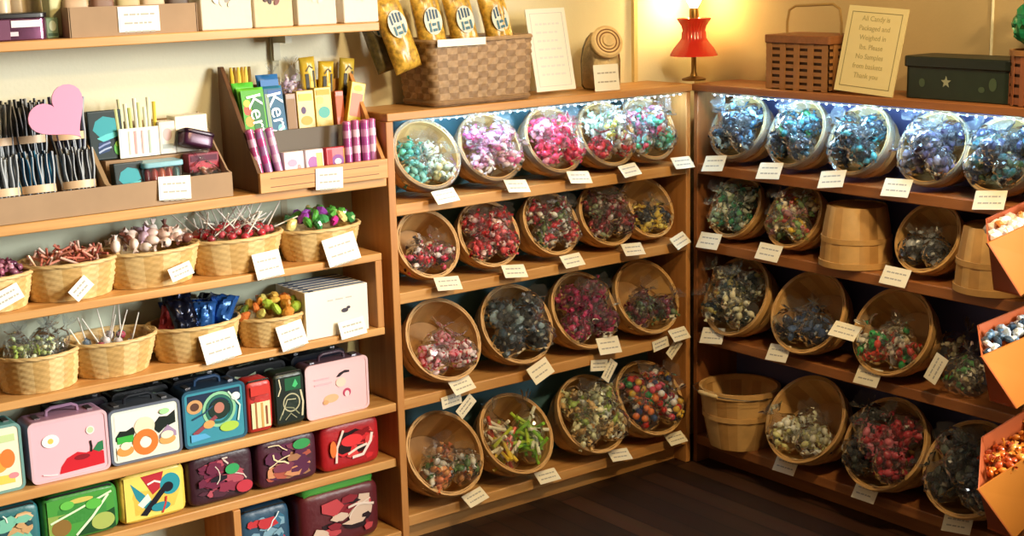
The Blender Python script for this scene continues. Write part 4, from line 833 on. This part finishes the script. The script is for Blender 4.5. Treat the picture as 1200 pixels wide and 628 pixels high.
strip_pack(306, 332, 100, .122, zr, .185, '#2868a8', [('r', .03, .6, .97, .96, '#2c70b8'), ('r', .1, .2, .9, .5, '#4890c0')], 'plain blue candy pouch standing behind the lettered blue one', False)
for a, b, y, h, col, sh, lab in ((338, 350, .10, .13, '#8a6848', [('r', .1, .1, .9, .9, '#94714c')], 'narrow brown candy carton in the wooden rack'), (351, 371, .098, .135, '#d8bc70', [('e', .35, .6, .15, .08, '#58406a'), ('e', .5, .38, .35, .1, '#e8a848'), ('r', .1, .06, .9, .22, '#b8a0c8'), ('r', .1, .8, .9, .95, '#f0d060')], 'cream and yellow candy carton with mauve foot'), (372, 392, .10, .14, '#c8a828', [('e', .5, .5, .35, .12, '#58b0a8'), ('e', .3, .75, .2, .08, '#f0e078'), ('r', .2, .05, .8, .25, '#c8b060'), ('r', .1, .86, .9, .97, '#c8a830')], 'yellow candy carton with a teal patch'), (396, 406, .11, .125, '#b85838', [('r', .1, .4, .9, .9, '#c86840')], 'thin russet candy carton beside the yellow ones')):
    box_pack('candy_carton', a, b, 150, y, zr, h, .025, col, sh, lab, 'candy carton', 4)
box_pack('candy_carton', 404, 421, 150, .09, zr, .15, .02, '#d0b428', [('r', .1, .35, .9, .8, '#e09080'), ('r', .1, .05, .9, .25, '#f0e8b0'), ('e', .5, .9, .3, .06, '#f0e060')], 'tall yellow carton with a salmon label leaning at the rack end', 'candy carton', 4, 14)
# back row
t = thing('candy_bundle', 'bundle of yellow striped candy twists at the rear corner of the wooden rack', 'candy', T(-1.553, .158, zq))
for i in range(6): obj('twist', MB().tube([(-.022+.009*i, 0, 0), (-.026+.0105*i, 0, .125), (-.028+.0112*i, 0, .15)], [.005, .0065, .004], 8), flat(['#d8b838', '#8a6a20', '#e8cc50', '#b89028', '#e8d060', '#7a5c20'][i]), t)
candy_bag(T(xM(344, 90, .15), .158, zq+.085) @ RX(90), (.036, .05, .016), ['#b8a0c0', '#e0d0e0', '#988098'], 'twist', .009, 'clear bag of lilac sweets at the back of the wooden rack', None, 10)
candy_bag(T(xM(318, 88, .165), .160, zq+.075) @ RX(90), (.03, .045, .012), ['#a8b8c0', '#d0d8dc'], 'twist', .008, 'clear bag of pale sweets behind the blue pouches', None, 8)
for i, (px, h, lab) in enumerate(((365, .165, 'tall yellow and black candy bag at the back of the rack, beside the lilac sweets'), (381, .15, 'yellow and black candy bag in the middle of the back of the rack'), (404, .155, 'dark yellow candy bag at the back corner of the rack'))):
    t = thing('candy_sack', lab, 'candy bag', T(xM(px, 90, .15), .160, zq) @ RY([-3, 4, 6][i]), 'yellow bags at the back of the rack')
    obj('bag', pillow(.05, h, .024, 12, 16, i+50, .003), pmat('foil_yellow'+str(i), ['#d0b038', '#c8a830', '#b8a038'][i], .3), t, ang=70)
    art(t, .036, h*.9, [('r', .1, .3, .4, .75, '#2c2818'), ('r', .5, .1, .75, .6, '#e8d468'), ('s', [(.2, .8), (.5, .9), (.8, .84)], .1, '#4a4020'), ('r', .75, .35, .9, .8, '#3a3420')], -.0125, T(0, 0, h*.05))

# ------------------------------------------------------------------ wall shelf goods
t = thing('flat_gift_tin', 'shiny purple and silver flat tin with a black lid on the wall shelf', 'tin', T(xM(2, 36, .02), .02, ZT))
wt = xM(58, 36, .02)-xM(-54, 40, .02)
obj('body', MB().prism(rrect(wt, .08, .02), .052, 0, T(0, .04, 0)), pmat('purple_foil', '#8a5878', .16, metal=.8, var=.5, vscale=18), t, bev=.003)
obj('lid', MB().prism(rrect(wt+.006, .086, .022), .012, 0, T(0, .04, .052)), pmat('black_lid', '#141014', .3), t, bev=.002)
art(t, wt*.86, .05, [('r', .02, .55, .4, .9, '#e8e4e8'), ('r', .62, .6, .98, .92, '#e8e4e8'), ('r', .5, .2, .7, .4, '#d8c8d4'), ('r', .05, .1, .42, .3, '#d8ccd8'), ('r', .42, .05, .6, .95, '#6a3858')], -.0004, T(0, 0, .001))  # pale blocks paint bright reflections onto the foil front
for i, px in enumerate((2, 21, 38)):
    t = thing('sweet_jar', ['cream jar nearest the photo edge, behind the purple tin', 'cream jar in the middle behind the purple tin', 'cream jar behind the purple tin, closest to the tall pale bag'][i], 'jar', T(xM(px, 10, .14), .145, ZT), 'cream jars behind the purple tin')
    obj('body', MB().lathe([(.001, 0), (.022, 0), (.0235, .01), (.0235, .1), (.019, .112)], 20), pmat('cream_glaze', '#d8c4a8', .3), t); obj('lid', MB().lathe([(.0205, .112), (.0205, .128), (.001, .13)], 20), flat('#5a3424'), t)
t = thing('bar_pack', 'small green and white packet between the purple tin and the tall pale bag', 'packet', T(xM(62, 35, .05), .05, ZT)); obj('pack', MB().bb(-.016, .016, 0, .03, 0, .05), pmat('pack_#7a9878', '#7a9878', .35), t, bev=.003); art(t, .03, .05, [('e', .5, .6, .3, .25, '#c8d8c0'), ('r', .1, .1, .9, .25, '#3c5c44')], 0)
t = thing('paper_sack', 'tall pale green paper sack beside the cardboard box on the wall shelf', 'paper bag', T(xM(70, 36, .06), .06, ZT)); obj('sack', superbox(.045, .2, .05, .3, 20, 14, .002, 5), pmat('pale_green_paper', '#d8d8a8', .7), t, T(0, .025, 0), ang=50); obj('fold', MB().bb(-.02, .02, -.004, .054, .195, .215), pmat('pale_green_paper', '#d8d8a8', .7), t)
x0, x1 = xM(83, 37, .01), xM(232, 34, .01)
t = thing('cardboard_box', 'open brown cardboard box with a white card on its front, on the wall shelf', 'box', T((x0+x1)/2, .012, ZT)); wb_ = x1-x0
obj('front_panel', MB().bb(-wb_/2, wb_/2, 0, .004, 0, .072), KRAFT, t); obj('back_panel', MB().bb(-wb_/2, wb_/2, .15, .154, 0, .072), KRAFT, t); obj('base', MB().bb(-wb_/2, wb_/2, .004, .15, 0, .004), KRAFT, t)
for s in (-1, 1): obj('side_panel', MB().bb(s*wb_/2-.002, s*wb_/2+.002, 0, .154, 0, .072), KRAFT, t)
price_card(T(xM(163, 22, .01), .0112, zM(163, 22, .01)) @ RX(90), 'white card on the front of the brown cardboard box', card_mesh(.108, .062, 71, CARDW, 4))
for i in range(5):
    xx = x0+wb_*(i+.5)/5; o = thing('sweet_pouch', ['beige', 'brown', 'olive', 'beige', 'dark brown'][i]+' pouch standing in the brown cardboard box, '+['nearest the pale sack', 'second along', 'in the middle', 'fourth along', 'nearest the white paper bags'][i], 'pouch', T(xx, .045, ZT+.0045) @ RX(-8), 'pouches in the cardboard box')
    c = ['#c8a888', '#7a5440', '#b8a878', '#d0b494', '#4a3428'][i]; obj('pouch', superbox(.062, .10, .03, .5, 16, 12, .004, 60+i), pmat('pack_'+c, c, .5), o, ang=60); obj('seal', MB().bb(-.026, .026, -.001, .001, .097, .11), pmat('pack_'+c, c, .5), o)
for i, (a, b) in enumerate(((237, 297), (299, 345), (350, 396), (404, 445))):
    xa_, xb_ = xM(a, 34, .012), xM(b, 32, .012); wv = xb_-xa_
    t = thing('paper_bag', ['white paper bag with a window of white sweets, widest of the four', 'beige paper bag whose round window shows brown sweets', 'white paper bag with a round window of pale sweets, third from the cardboard box', 'white paper bag at the free end of the wall shelf'][i], 'paper bag', T((xa_+xb_)/2, .014, ZT), 'paper bags with round windows')
    pc = ['#e8dcc6', '#d6c4a4', '#e6dac6', '#ece2d2'][i]; m = MB(); d_ = .075; k = .86
    v = [(-wv/2, 0, 0), (wv/2, 0, 0), (wv/2, d_, 0), (-wv/2, d_, 0), (-wv/2, .003, .12), (wv/2, .003, .12), (wv/2, d_, .12), (-wv/2, d_, .12), (-wv/2*k, .028, .2), (wv/2*k, .028, .2), (wv/2*k, d_-.028, .2), (-wv/2*k, d_-.028, .2)]
    m.add(v, [(0, 1, 2, 3)]+[(j, (j+1) % 4, 4+(j+1) % 4, 4+j) for j in range(4)]+[(4+j, 4+(j+1) % 4, 8+(j+1) % 4, 8+j) for j in range(4)]+[(8, 9, 10, 11)])
    obj('bag', m, pmat('paper_'+pc, pc, .7, bump=.15, bscale=25), t, bev=.004)
    fc = [['#e8e8dc', '#d0ccc0', '#9a948c'], ['#5a3020', '#e0d4c0', '#7a4030', '#3c2018'], ['#e8e4dc', '#d8d4cc', '#58544c'], ['#ece8e0', '#e0d8cc', '#b0a8a0']][i]
    wn = [('e', .5, .42, .34, .3, fc[1])]+[('e', .5+.26*math.cos(q*2.4)*math.sqrt(q/14), .42+.23*math.sin(q*2.4)*math.sqrt(q/14), .08, .05, q*.7, fc[q % len(fc)]) for q in range(14)]
    art(t, wv, .15, wn, -.0002, T(0, .0025, .03), 'window')

# ------------------------------------------------------------------ things standing on the basket shelving
ZC = ZS[0]
xa, xb = -1.020, -.665; hw = .185
t = thing('wicker_hamper', 'rectangular brown wicker basket of popcorn bags at the end of the back wall top board', 'basket', T((xa+xb)/2, .096, ZC+.002))
obj('body', woven((xb-xa)/2*1.05, .091, hw, .06, 120, 10, .0042, .28, .008), WICKB, t, ang=60)
obj('rim', rim_ring((xb-xa)/2*1.05, .091, hw, .007, .28, 120), WICKB[1], t)
obj('foot', rim_ring((xb-xa)/2*.985, .088, .010, .008, .28, 120), WICKB[0], t)
lb_ = obj('paper_strip', MB().bb(-.17, .0, -.1015, -.1005, hw-.014, hw+.007), CARDW, t)
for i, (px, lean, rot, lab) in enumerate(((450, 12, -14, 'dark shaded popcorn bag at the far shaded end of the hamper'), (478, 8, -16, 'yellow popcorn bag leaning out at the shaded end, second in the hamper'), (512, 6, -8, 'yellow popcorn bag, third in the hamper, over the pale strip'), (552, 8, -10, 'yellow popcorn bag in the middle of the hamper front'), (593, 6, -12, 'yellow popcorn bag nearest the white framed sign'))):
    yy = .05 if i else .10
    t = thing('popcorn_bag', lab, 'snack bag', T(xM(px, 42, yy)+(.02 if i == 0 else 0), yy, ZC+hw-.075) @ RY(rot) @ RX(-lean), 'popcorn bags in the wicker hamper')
    obj('bag', pillow(.092, .22, .05, 16, 20, 80+i, .006), pmat('popcorn_print'+('_shaded' if i == 0 else ''), '#c49a3c' if i else '#5a5030', .3, var=.6, vscale=75), t, ang=60)  # first bag: shade at that end put into a darker print colour
    obj('crimp', MB().bb(-.036, .036, -.002, .002, .212, .235), pmat('foil_crimp', '#c8a848', .35), t)
    art(t, .066, .1, [('e', .5, .5, .46, .4, '#cfd0c0'), ('r', .2, .52, .3, .8, '#28445c'), ('r', .36, .56, .46, .84, '#28445c'), ('r', .52, .54, .62, .82, '#28445c'), ('r', .68, .56, .78, .8, '#28445c'), ('r', .24, .2, .34, .46, '#3a6878'), ('r', .4, .2, .62, .28, '#3a6878'), ('r', .4, .36, .6, .44, '#3a6878'), ('r', .68, .2, .78, .46, '#3a6878')], -.0262, T(0, 0, .085), 'printed_label')
# framed sheet leaning on the wall
p = hit(653, 110, 1, .045)
t = thing('framed_notice', 'white framed notice leaning on the wall beside the wicker hamper', 'sign', T(-.527, .06, ZC+.012) @ RX(-12))
ws, hs = .155, .255
obj('sheet', MB().bb(-ws/2, ws/2, 0, .003, 0, hs), WHITE, t)
obj('border', MB().bb(-ws/2+.014, ws/2-.014, -.0006, 0, .014, .0155).bb(-ws/2+.014, ws/2-.014, -.0006, 0, hs-.0155, hs-.014).bb(-ws/2+.014, -ws/2+.0155, -.0006, 0, .0155, hs-.0155).bb(ws/2-.0155, ws/2-.014, -.0006, 0, .0155, hs-.0155), flat('#c4cad0'), t)
m = MB(); rr = random.Random(4)
for k in range(7):
    x = -ws*.3
    while x < ws*.25:
        l = rr.uniform(.008, .02); m.bb(x, min(x+l, ws*.3), -.0006, 0, hs*.8-k*.026, hs*.8-k*.026+.006); x += l+.006
obj('lettering', m, flat('#dde0e2'), t)
obj('stand', MB().prism([(0, .012), (.05, .012), (0, .16)], .02, 0, T(-.01, .003, .0) @ SD), WHITE, t)
# slant-lid jar with its card
t = thing('slant_lid_jar', 'glass candy jar with a round slanted lid and a card on its front', 'jar', T(-.318, .095, ZC) @ RZ(-18))
obj('glass_body', MB().lathe([(.001, .002), (.055, .002), (.062, .012), (.064, .09), (.058, .13), (.046, .16), (.03, .178), (.001, .184)], 28), GLASS, t)
obj('sweets', MB().lathe([(.001, .006), (.052, .006), (.058, .016), (.06, .08), (.054, .12), (.04, .145), (.001, .155)], 24), pmat('caramel_sweets', '#f0dcb4', .5, var=.25, vscale=45, bump=.6, bscale=70), t)
lf_ = T(0, -.035, .142) @ RX(66)
obj('neck', MB().lathe([(.044, -.02), (.046, .016)], 28, caps=False), GLASS, t, lf_)
ld = obj('lid', MB().lathe([(.049, .014), (.052, .016), (.053, .026), (.046, .032), (.02, .032), (.018, .038), (.001, .039)], 28), pmat('wooden_lid', '#e8cc98', .45, var=.15, vscale=40), t, lf_)
obj('lid_rings', MB().lathe([(.036, .0325), (.038, .034), (.040, .0325)], 28, caps=False).lathe([(.026, .0325), (.028, .034), (.030, .0325)], 28, caps=False), flat('#8a5a2c'), ld)
p = hit(711, 84, 1, .01); t2 = price_card(T(p.x, .012, ZC+.043) @ RZ(-8) @ RX(82), 'white card standing in front of the slant-lid jar', card_mesh(.092, .082, 81, CARDW, 2))
# red glass lamp
t = thing('table_lamp', 'small lamp with a flared red glass body in the corner on the top boards', 'lamp', T(.088, .088, ZC))
RG = pmat('ruby_glass', '#d83424', .12, coat=.6)
obj('foot', MB().lathe([(.001, 0), (.04, 0), (.04, .006), (.012, .014), (.008, .03), (.008, .086), (.03, .09), (.001, .092)], 28), pmat('aged_brass', '#8a6a38', .35, metal=.8), t)
m = MB(); pr = [(.080, .082), (.078, .088), (.064, .108), (.048, .128), (.040, .140), (.039, .158), (.036, .165), (.040, .18), (.054, .202), (.056, .206)]
n = 56
vs_ = [((r*(1+.035*(1 if i % 2 else -1)*(1 if 1 < j < 9 else .4)))*math.cos(2*PI*i/n), (r*(1+.035*(1 if i % 2 else -1)*(1 if 1 < j < 9 else .4)))*math.sin(2*PI*i/n), z) for j, (r, z) in enumerate(pr) for i in range(n)]
m.add(vs_, [(j*n+i, j*n+(i+1) % n, (j+1)*n+(i+1) % n, (j+1)*n+i) for j in range(len(pr)-1) for i in range(n)])
m.lathe([(.001, .2), (.05, .2)], 28); obj('glass_shade', m, RG, t, ang=60)
obj('holder', MB().lathe([(.001, .2), (.016, .2), (.016, .232), (.012, .24)], 20), pmat('aged_brass', '#8a6a38', .35, metal=.8), t)
obj('bulb', MB().lathe([(.012, .24), (.02, .255), (.029, .275), (.029, .29), (.02, .308), (.001, .316)], 24), pmat('lit_bulb', '#fff4d8', .3, emis='#ffe2a8', es=40), t)
# lidded splint basket on the side wall unit
RF = lambda y, d, z: T(d, y, z) @ RZ(-90)
t = thing('splint_basket', 'lidded brown splint basket with a tall bail handle, behind the cream sign', 'basket', RF(-.435, .085, ZC+.001))
wv, dv, hv = .125, .075, .152
m = MB()
for k in range(7): m.bb(-wv, wv, -dv, -dv+.004, .004+k*.0205, .004+k*.0205+.0115); m.bb(-wv, wv, dv-.004, dv, .004+k*.0205, .004+k*.0205+.0115); m.bb(-wv, -wv+.004, -dv, dv, .004+k*.0205, .004+k*.0205+.0115); m.bb(wv-.004, wv, -dv, dv, .004+k*.0205, .004+k*.0205+.0115)
for k in range(5):
    x = -wv+.014+k*.0555; m.bb(x-.011, x+.011, -dv-.002, -dv+.001, 0, hv-.012); m.bb(x-.010, x+.010, dv-.001, dv+.002, 0, hv-.012)
for k in range(3):
    y = -.045+.045*k; m.bb(-wv-.002, -wv+.001, y-.01, y+.01, 0, hv-.012); m.bb(wv-.001, wv+.002, y-.01, y+.01, 0, hv-.012)
obj('body', m, SPL[0], t)
obj('liner', MB().bb(-wv+.005, wv-.005, -dv+.005, dv-.005, .004, hv-.016), SPL[1], t)
obj('lid', MB().prism(rrect(wv*2+.012, dv*2+.012, .01), .026, 0, T(0, 0, hv-.012)), pmat('lid_splint', '#8a5630', .5, var=.2, vscale=50), t, bev=.003)
obj('handle', MB().tube([(-wv*.86, 0, hv), (-wv*.86, 0, hv+.05), (-wv*.8, 0, hv+.085), (-wv*.6, 0, hv+.098), (wv*.6, 0, hv+.104), (wv*.8, 0, hv+.09), (wv*.86, 0, hv+.05), (wv*.86, 0, hv)], .0042, 8), pmat('handle_ash', '#a08048', .5), t)
# cream sign
t = thing('text_sign', 'cream framed sign of seven text lines leaning on the splint basket', 'sign', RF(-.697, .0, ZC+.007) @ RX(-11) @ RY(3))
ws, hs = .215, .25
obj('board', MB().bb(-ws/2, ws/2, 0, .004, 0, hs), pmat('cream_board', '#e4d5a2', .55), t)
b0 = .016
obj('border', MB().bb(-ws/2+b0, ws/2-b0, -.0006, 0, b0, b0+.0022).bb(-ws/2+b0, ws/2-b0, -.0006, 0, hs-b0-.0022, hs-b0).bb(-ws/2+b0, -ws/2+b0+.0022, -.0006, 0, b0, hs-b0).bb(ws/2-b0-.0022, ws/2-b0, -.0006, 0, b0, hs-b0), flat('#8f865f'), t)
for k, s in enumerate(('All Candy is', 'Packaged and', 'Weighed in', 'lbs. Please', 'No Samples', 'from baskets', 'Thank you')):
    link('lettering', text_mesh(s, .021, flat('#b4a878'), .0002), t, T(0, -.0006, hs*.86-k*.0275) @ FRONT)
obj('easel', MB().prism([(0, .018), (.06, .018), (0, .16)], .02, 0, T(-.01, .004, .0) @ SD), pmat('cream_board', '#e4d5a2', .55), t)
# dark green box with a star
t = thing('star_box', 'dark green lidded box with a pale star on the side wall top board', 'box', RF(-.993, .095, ZC+.001))
gw = .345
obj('body', MB().prism(rrect(gw, .13, .02), .10, 0, T(0, 0, 0)), pmat('dark_green_card', '#18281c', .5, var=.2, vscale=20), t, bev=.002)
obj('lid', MB().prism(rrect(gw+.012, .142, .022), .03, 0, T(0, 0, .088)), pmat('darker_green_lid', '#101c14', .45), t, bev=.003)
st = []
for i in range(10): a = PI/2+PI*i/5; r = .017 if i % 2 == 0 else .007; st.append((-.03+r*math.cos(a), .05+r*math.sin(a)))
obj('star', MB().prism(st, .0008, 0, T(0, -.0655, 0) @ FRONT), flat('#9aa088'), t)
obj('leaf_sprig', MB().prism(oval(.12, .05, .012, .018), .0008, 0, T(0, -.0655, 0) @ FRONT).prism(oval(.085, .035, .01, .008), .0008, 0, T(0, -.0655, 0) @ FRONT).prism(oval(-.11, .045, .01, .012), .0008, 0, T(0, -.0655, 0) @ FRONT), flat('#3c5038'), t)
yE = yR(1186, 90, .06)-.068
# small splint basket with green cellophane bow at the end
t = thing('splint_basket', 'small brown splint basket at the far end of the side wall top board', 'basket', RF(yE, .075, ZC+.001))
m = MB()
for k in range(5): m.lathe([(.066, .004+k*.027), (.07, .004+k*.027), (.07, .022+k*.027), (.066, .022+k*.027), (.066, .004+k*.027)], 30, caps=False)
for k in range(12): m.box((0, -.0705, .068), (.014, .002, .134), 0, RZ(30*k))
obj('body', m, pmat('splint_red_brown', '#8a5030', .5, var=.15, vscale=40), t); obj('inside', MB().lathe([(.001, .002), (.065, .002), (.065, .13)], 30), SPL[1], t)
obj('rim', MB().lathe([(.066, .132), (.075, .132), (.075, .146), (.066, .146), (.066, .132)], 30, caps=False), SPL[0], t)
t = thing('green_gift_bag', 'crumpled emerald cellophane bag sitting in the small splint basket', 'gift bag', RF(yE+.006, .075, ZC+.15))
GF = pmat('emerald_foil', '#1c8a5c', .2, metal=.3)
m = MB(); m.v = list(FILMS[1].vertices[i].co for i in range(len(FILMS[1].vertices))); m.v = [(a.x*.07, a.z*.055, (a.y+1.05)*.062) for a in m.v]; m.f = [list(q.vertices) for q in FILMS[1].polygons]; m.m = [0]*len(m.f)
obj('foil', m, GF, t, smooth=False)
# hanging cord on the side wall
tag(obj('hanging_cord', MB().tube([(.205, -.985, 2.2), (.2, -.985, 1.75), (.203, -.983, 1.32)], .0042, 8), pmat('pale_cord', '#f0ecd0', .5)), 'pale cord hanging down the side wall behind the green box', 'cord')

# ------------------------------------------------------------------ orange hopper bins on an end stand
ORG = pmat('orange_panel', '#a8641a', .5, var=.05, vscale=10); ORD_ = pmat('red_brown_panel', '#9a4a24', .4)
t = thing('end_stand', 'dark wooden end stand carrying the three orange bins', 'stand', T(0, 0, 0))
obj('post', MB().bb(.03, .36-.155, -1.36, -1.32, 0, 1.25), RED_Z, t)
for z in (1.0, .72, .38): obj('arm', MB().bb(-.14, .2, -1.325, -1.30, z-.16, z-.135), RED_Z, t)
def hopper(ft, fb, bt, wd, label, cols, kind, cs, n, skew=.0):
    yb, yf = -1.325, -1.43
    A = hit(*bt, 1, yb); B = hit(*ft, 1, yf); Cc = hit(*fb, 1, yf+.02); b = A.x
    t = thing('hopper_bin', label, 'bin', T(0, 0, 0), 'orange hopper bins')
    R_ = Vector((wd, 0, skew))
    q = lambda p, k=0: Vector(p)+R_*k
    inn = wd-.0; r1 = R_; sh = Vector((-(Cc.x-B.x), 0, 0))
    Br, Cr, Ar = B+r1, Cc+r1-Vector((2*(Cc.x-B.x)*.5, 0, 0)), A+r1
    D = Vector((Cc.x+.01, yb, Cc.z+.0)); Dr = Vector((Cr.x-.01, yb, Cc.z+skew))
    th = Vector((0, .005, 0))
    def slab(pts, off, mat, nm):
        pts = [Vector(p) for p in pts]; m = MB().add(pts+[p+off for p in pts], [(0, 1, 2, 3), (7, 6, 5, 4), (0, 4, 5, 1), (1, 5, 6, 2), (2, 6, 7, 3), (3, 7, 4, 0)]); return obj(nm, m, mat, t, smooth=False)
    slab([B, Br, Cr, Cc], th, ORG, 'front_panel'); slab([A, Ar, Dr, D], -th, ORD_, 'back_panel')
    slab([A, B, Cc, D], Vector((.005, 0, 0)), ORD_, 'side_panel'); slab([Ar, Br, Cr, Dr], Vector((-.005, 0, 0)), ORD_, 'side_panel'); slab([Cc, Cr, Dr, D], Vector((0, 0, .005)), ORD_, 'floor_panel')
    lab2, grp = label.split(', ')[0], 'sweets in '+label
    for i in range(n):
        u = (i+.5)/n; v = rnd.uniform(.12, .88)
        P_ = B.lerp(A, v)+R_*(.06+.88*u); P_.z += -.012-.0*v+rnd.uniform(-.006, .006)
        if v > .5: P_.z -= (A.z-B.z)*(v-.5)*.9
        o = link('wrapped_candy', candy_mesh(kind, rnd.choice(cols)), None, T(*P_) @ rot_rand() @ S3(cs, cs, cs)); tag(o, 'sweet heaped in the '+lab2, 'candy', grp)
hopper((1157, 285), (1196, 347), (1155, 256), .34, 'topmost orange bin, of white and tan sweets', ['#f4ece8', '#f0e4e4', '#d08848', '#e8dcd8'], 'foil', .019, 44, .05)
hopper((1150, 418), (1191, 479), (1145, 381), .34, 'middle orange bin, of silver-blue sweets', ['#5a7a98', '#a8b8c8', '#34485c', '#c8d0d8'], 'foil', .014, 54, .03)
hopper((1146, 574), (1188, 632), (1150, 512), .34, 'bottom orange bin, of orange sweets', ['#e08830', '#d86a24', '#e8a850', '#b84c20'], 'twist', .0125, 50, .06)

# ------------------------------------------------------------------ light
w = bpy.data.worlds.new('world'); SC.world = w; w.use_nodes = True
w.node_tree.nodes['Background'].inputs['Color'].default_value = lin('#cdb48e'); w.node_tree.nodes['Background'].inputs['Strength'].default_value = .18
def area(name, loc, target, sx, sy, power, col):
    l = bpy.data.lights.new(name, 'AREA'); l.shape = 'RECTANGLE'; l.size = sx; l.size_y = sy; l.energy = power; l.color = lin(col)[:3]
    o = bpy.data.objects.new(name, l); COL.objects.link(o); o.location = loc
    o.rotation_euler = (Vector(target)-Vector(loc)).to_track_quat('-Z', 'Y').to_euler(); return o
area('window_daylight', (1.5, -3.9, 2.0), (-1.9, 0, .9), 1.6, 1.6, 600, '#fafbf4')
area('warm_fill_light', (-.95, -1.9, 2.65), (-.7, -.5, .3), .18, .18, 32, '#ffdca0')  # two unseen fill lights, added to lift the side unit and cellophane glints
area('warm_fill_light', (-.95, -3.0, 2.65), (-.6, -.4, .3), .18, .18, 40, '#ffdca0')
area('led_glow_back', (-.56, -.012, 1.262), (-.56, .16, 1.12), 1.0, .012, 4.2, '#b4e2ff')
area('led_glow_side', (-.012, -.66, 1.262), (.16, -.66, 1.12), 1.15, .012, 6.5, '#a4dcff')
lb = bpy.data.lights.new('lamp_bulb_light', 'POINT'); lb.energy = 17; lb.color = lin('#ffce78')[:3]; lb.shadow_soft_size = .025
lo = bpy.data.objects.new('lamp_bulb_light', lb); COL.objects.link(lo); lo.location = (.1, .1, 1.575)
vs = SC.view_settings; vs.view_transform = 'Standard'; vs.look = 'None'; vs.gamma = 1; vs.exposure = 0; vs.use_curve_mapping = False
SC.cycles.max_bounces = 8; SC.cycles.transparent_max_bounces = 12; SC.cycles.sample_clamp_indirect = 4
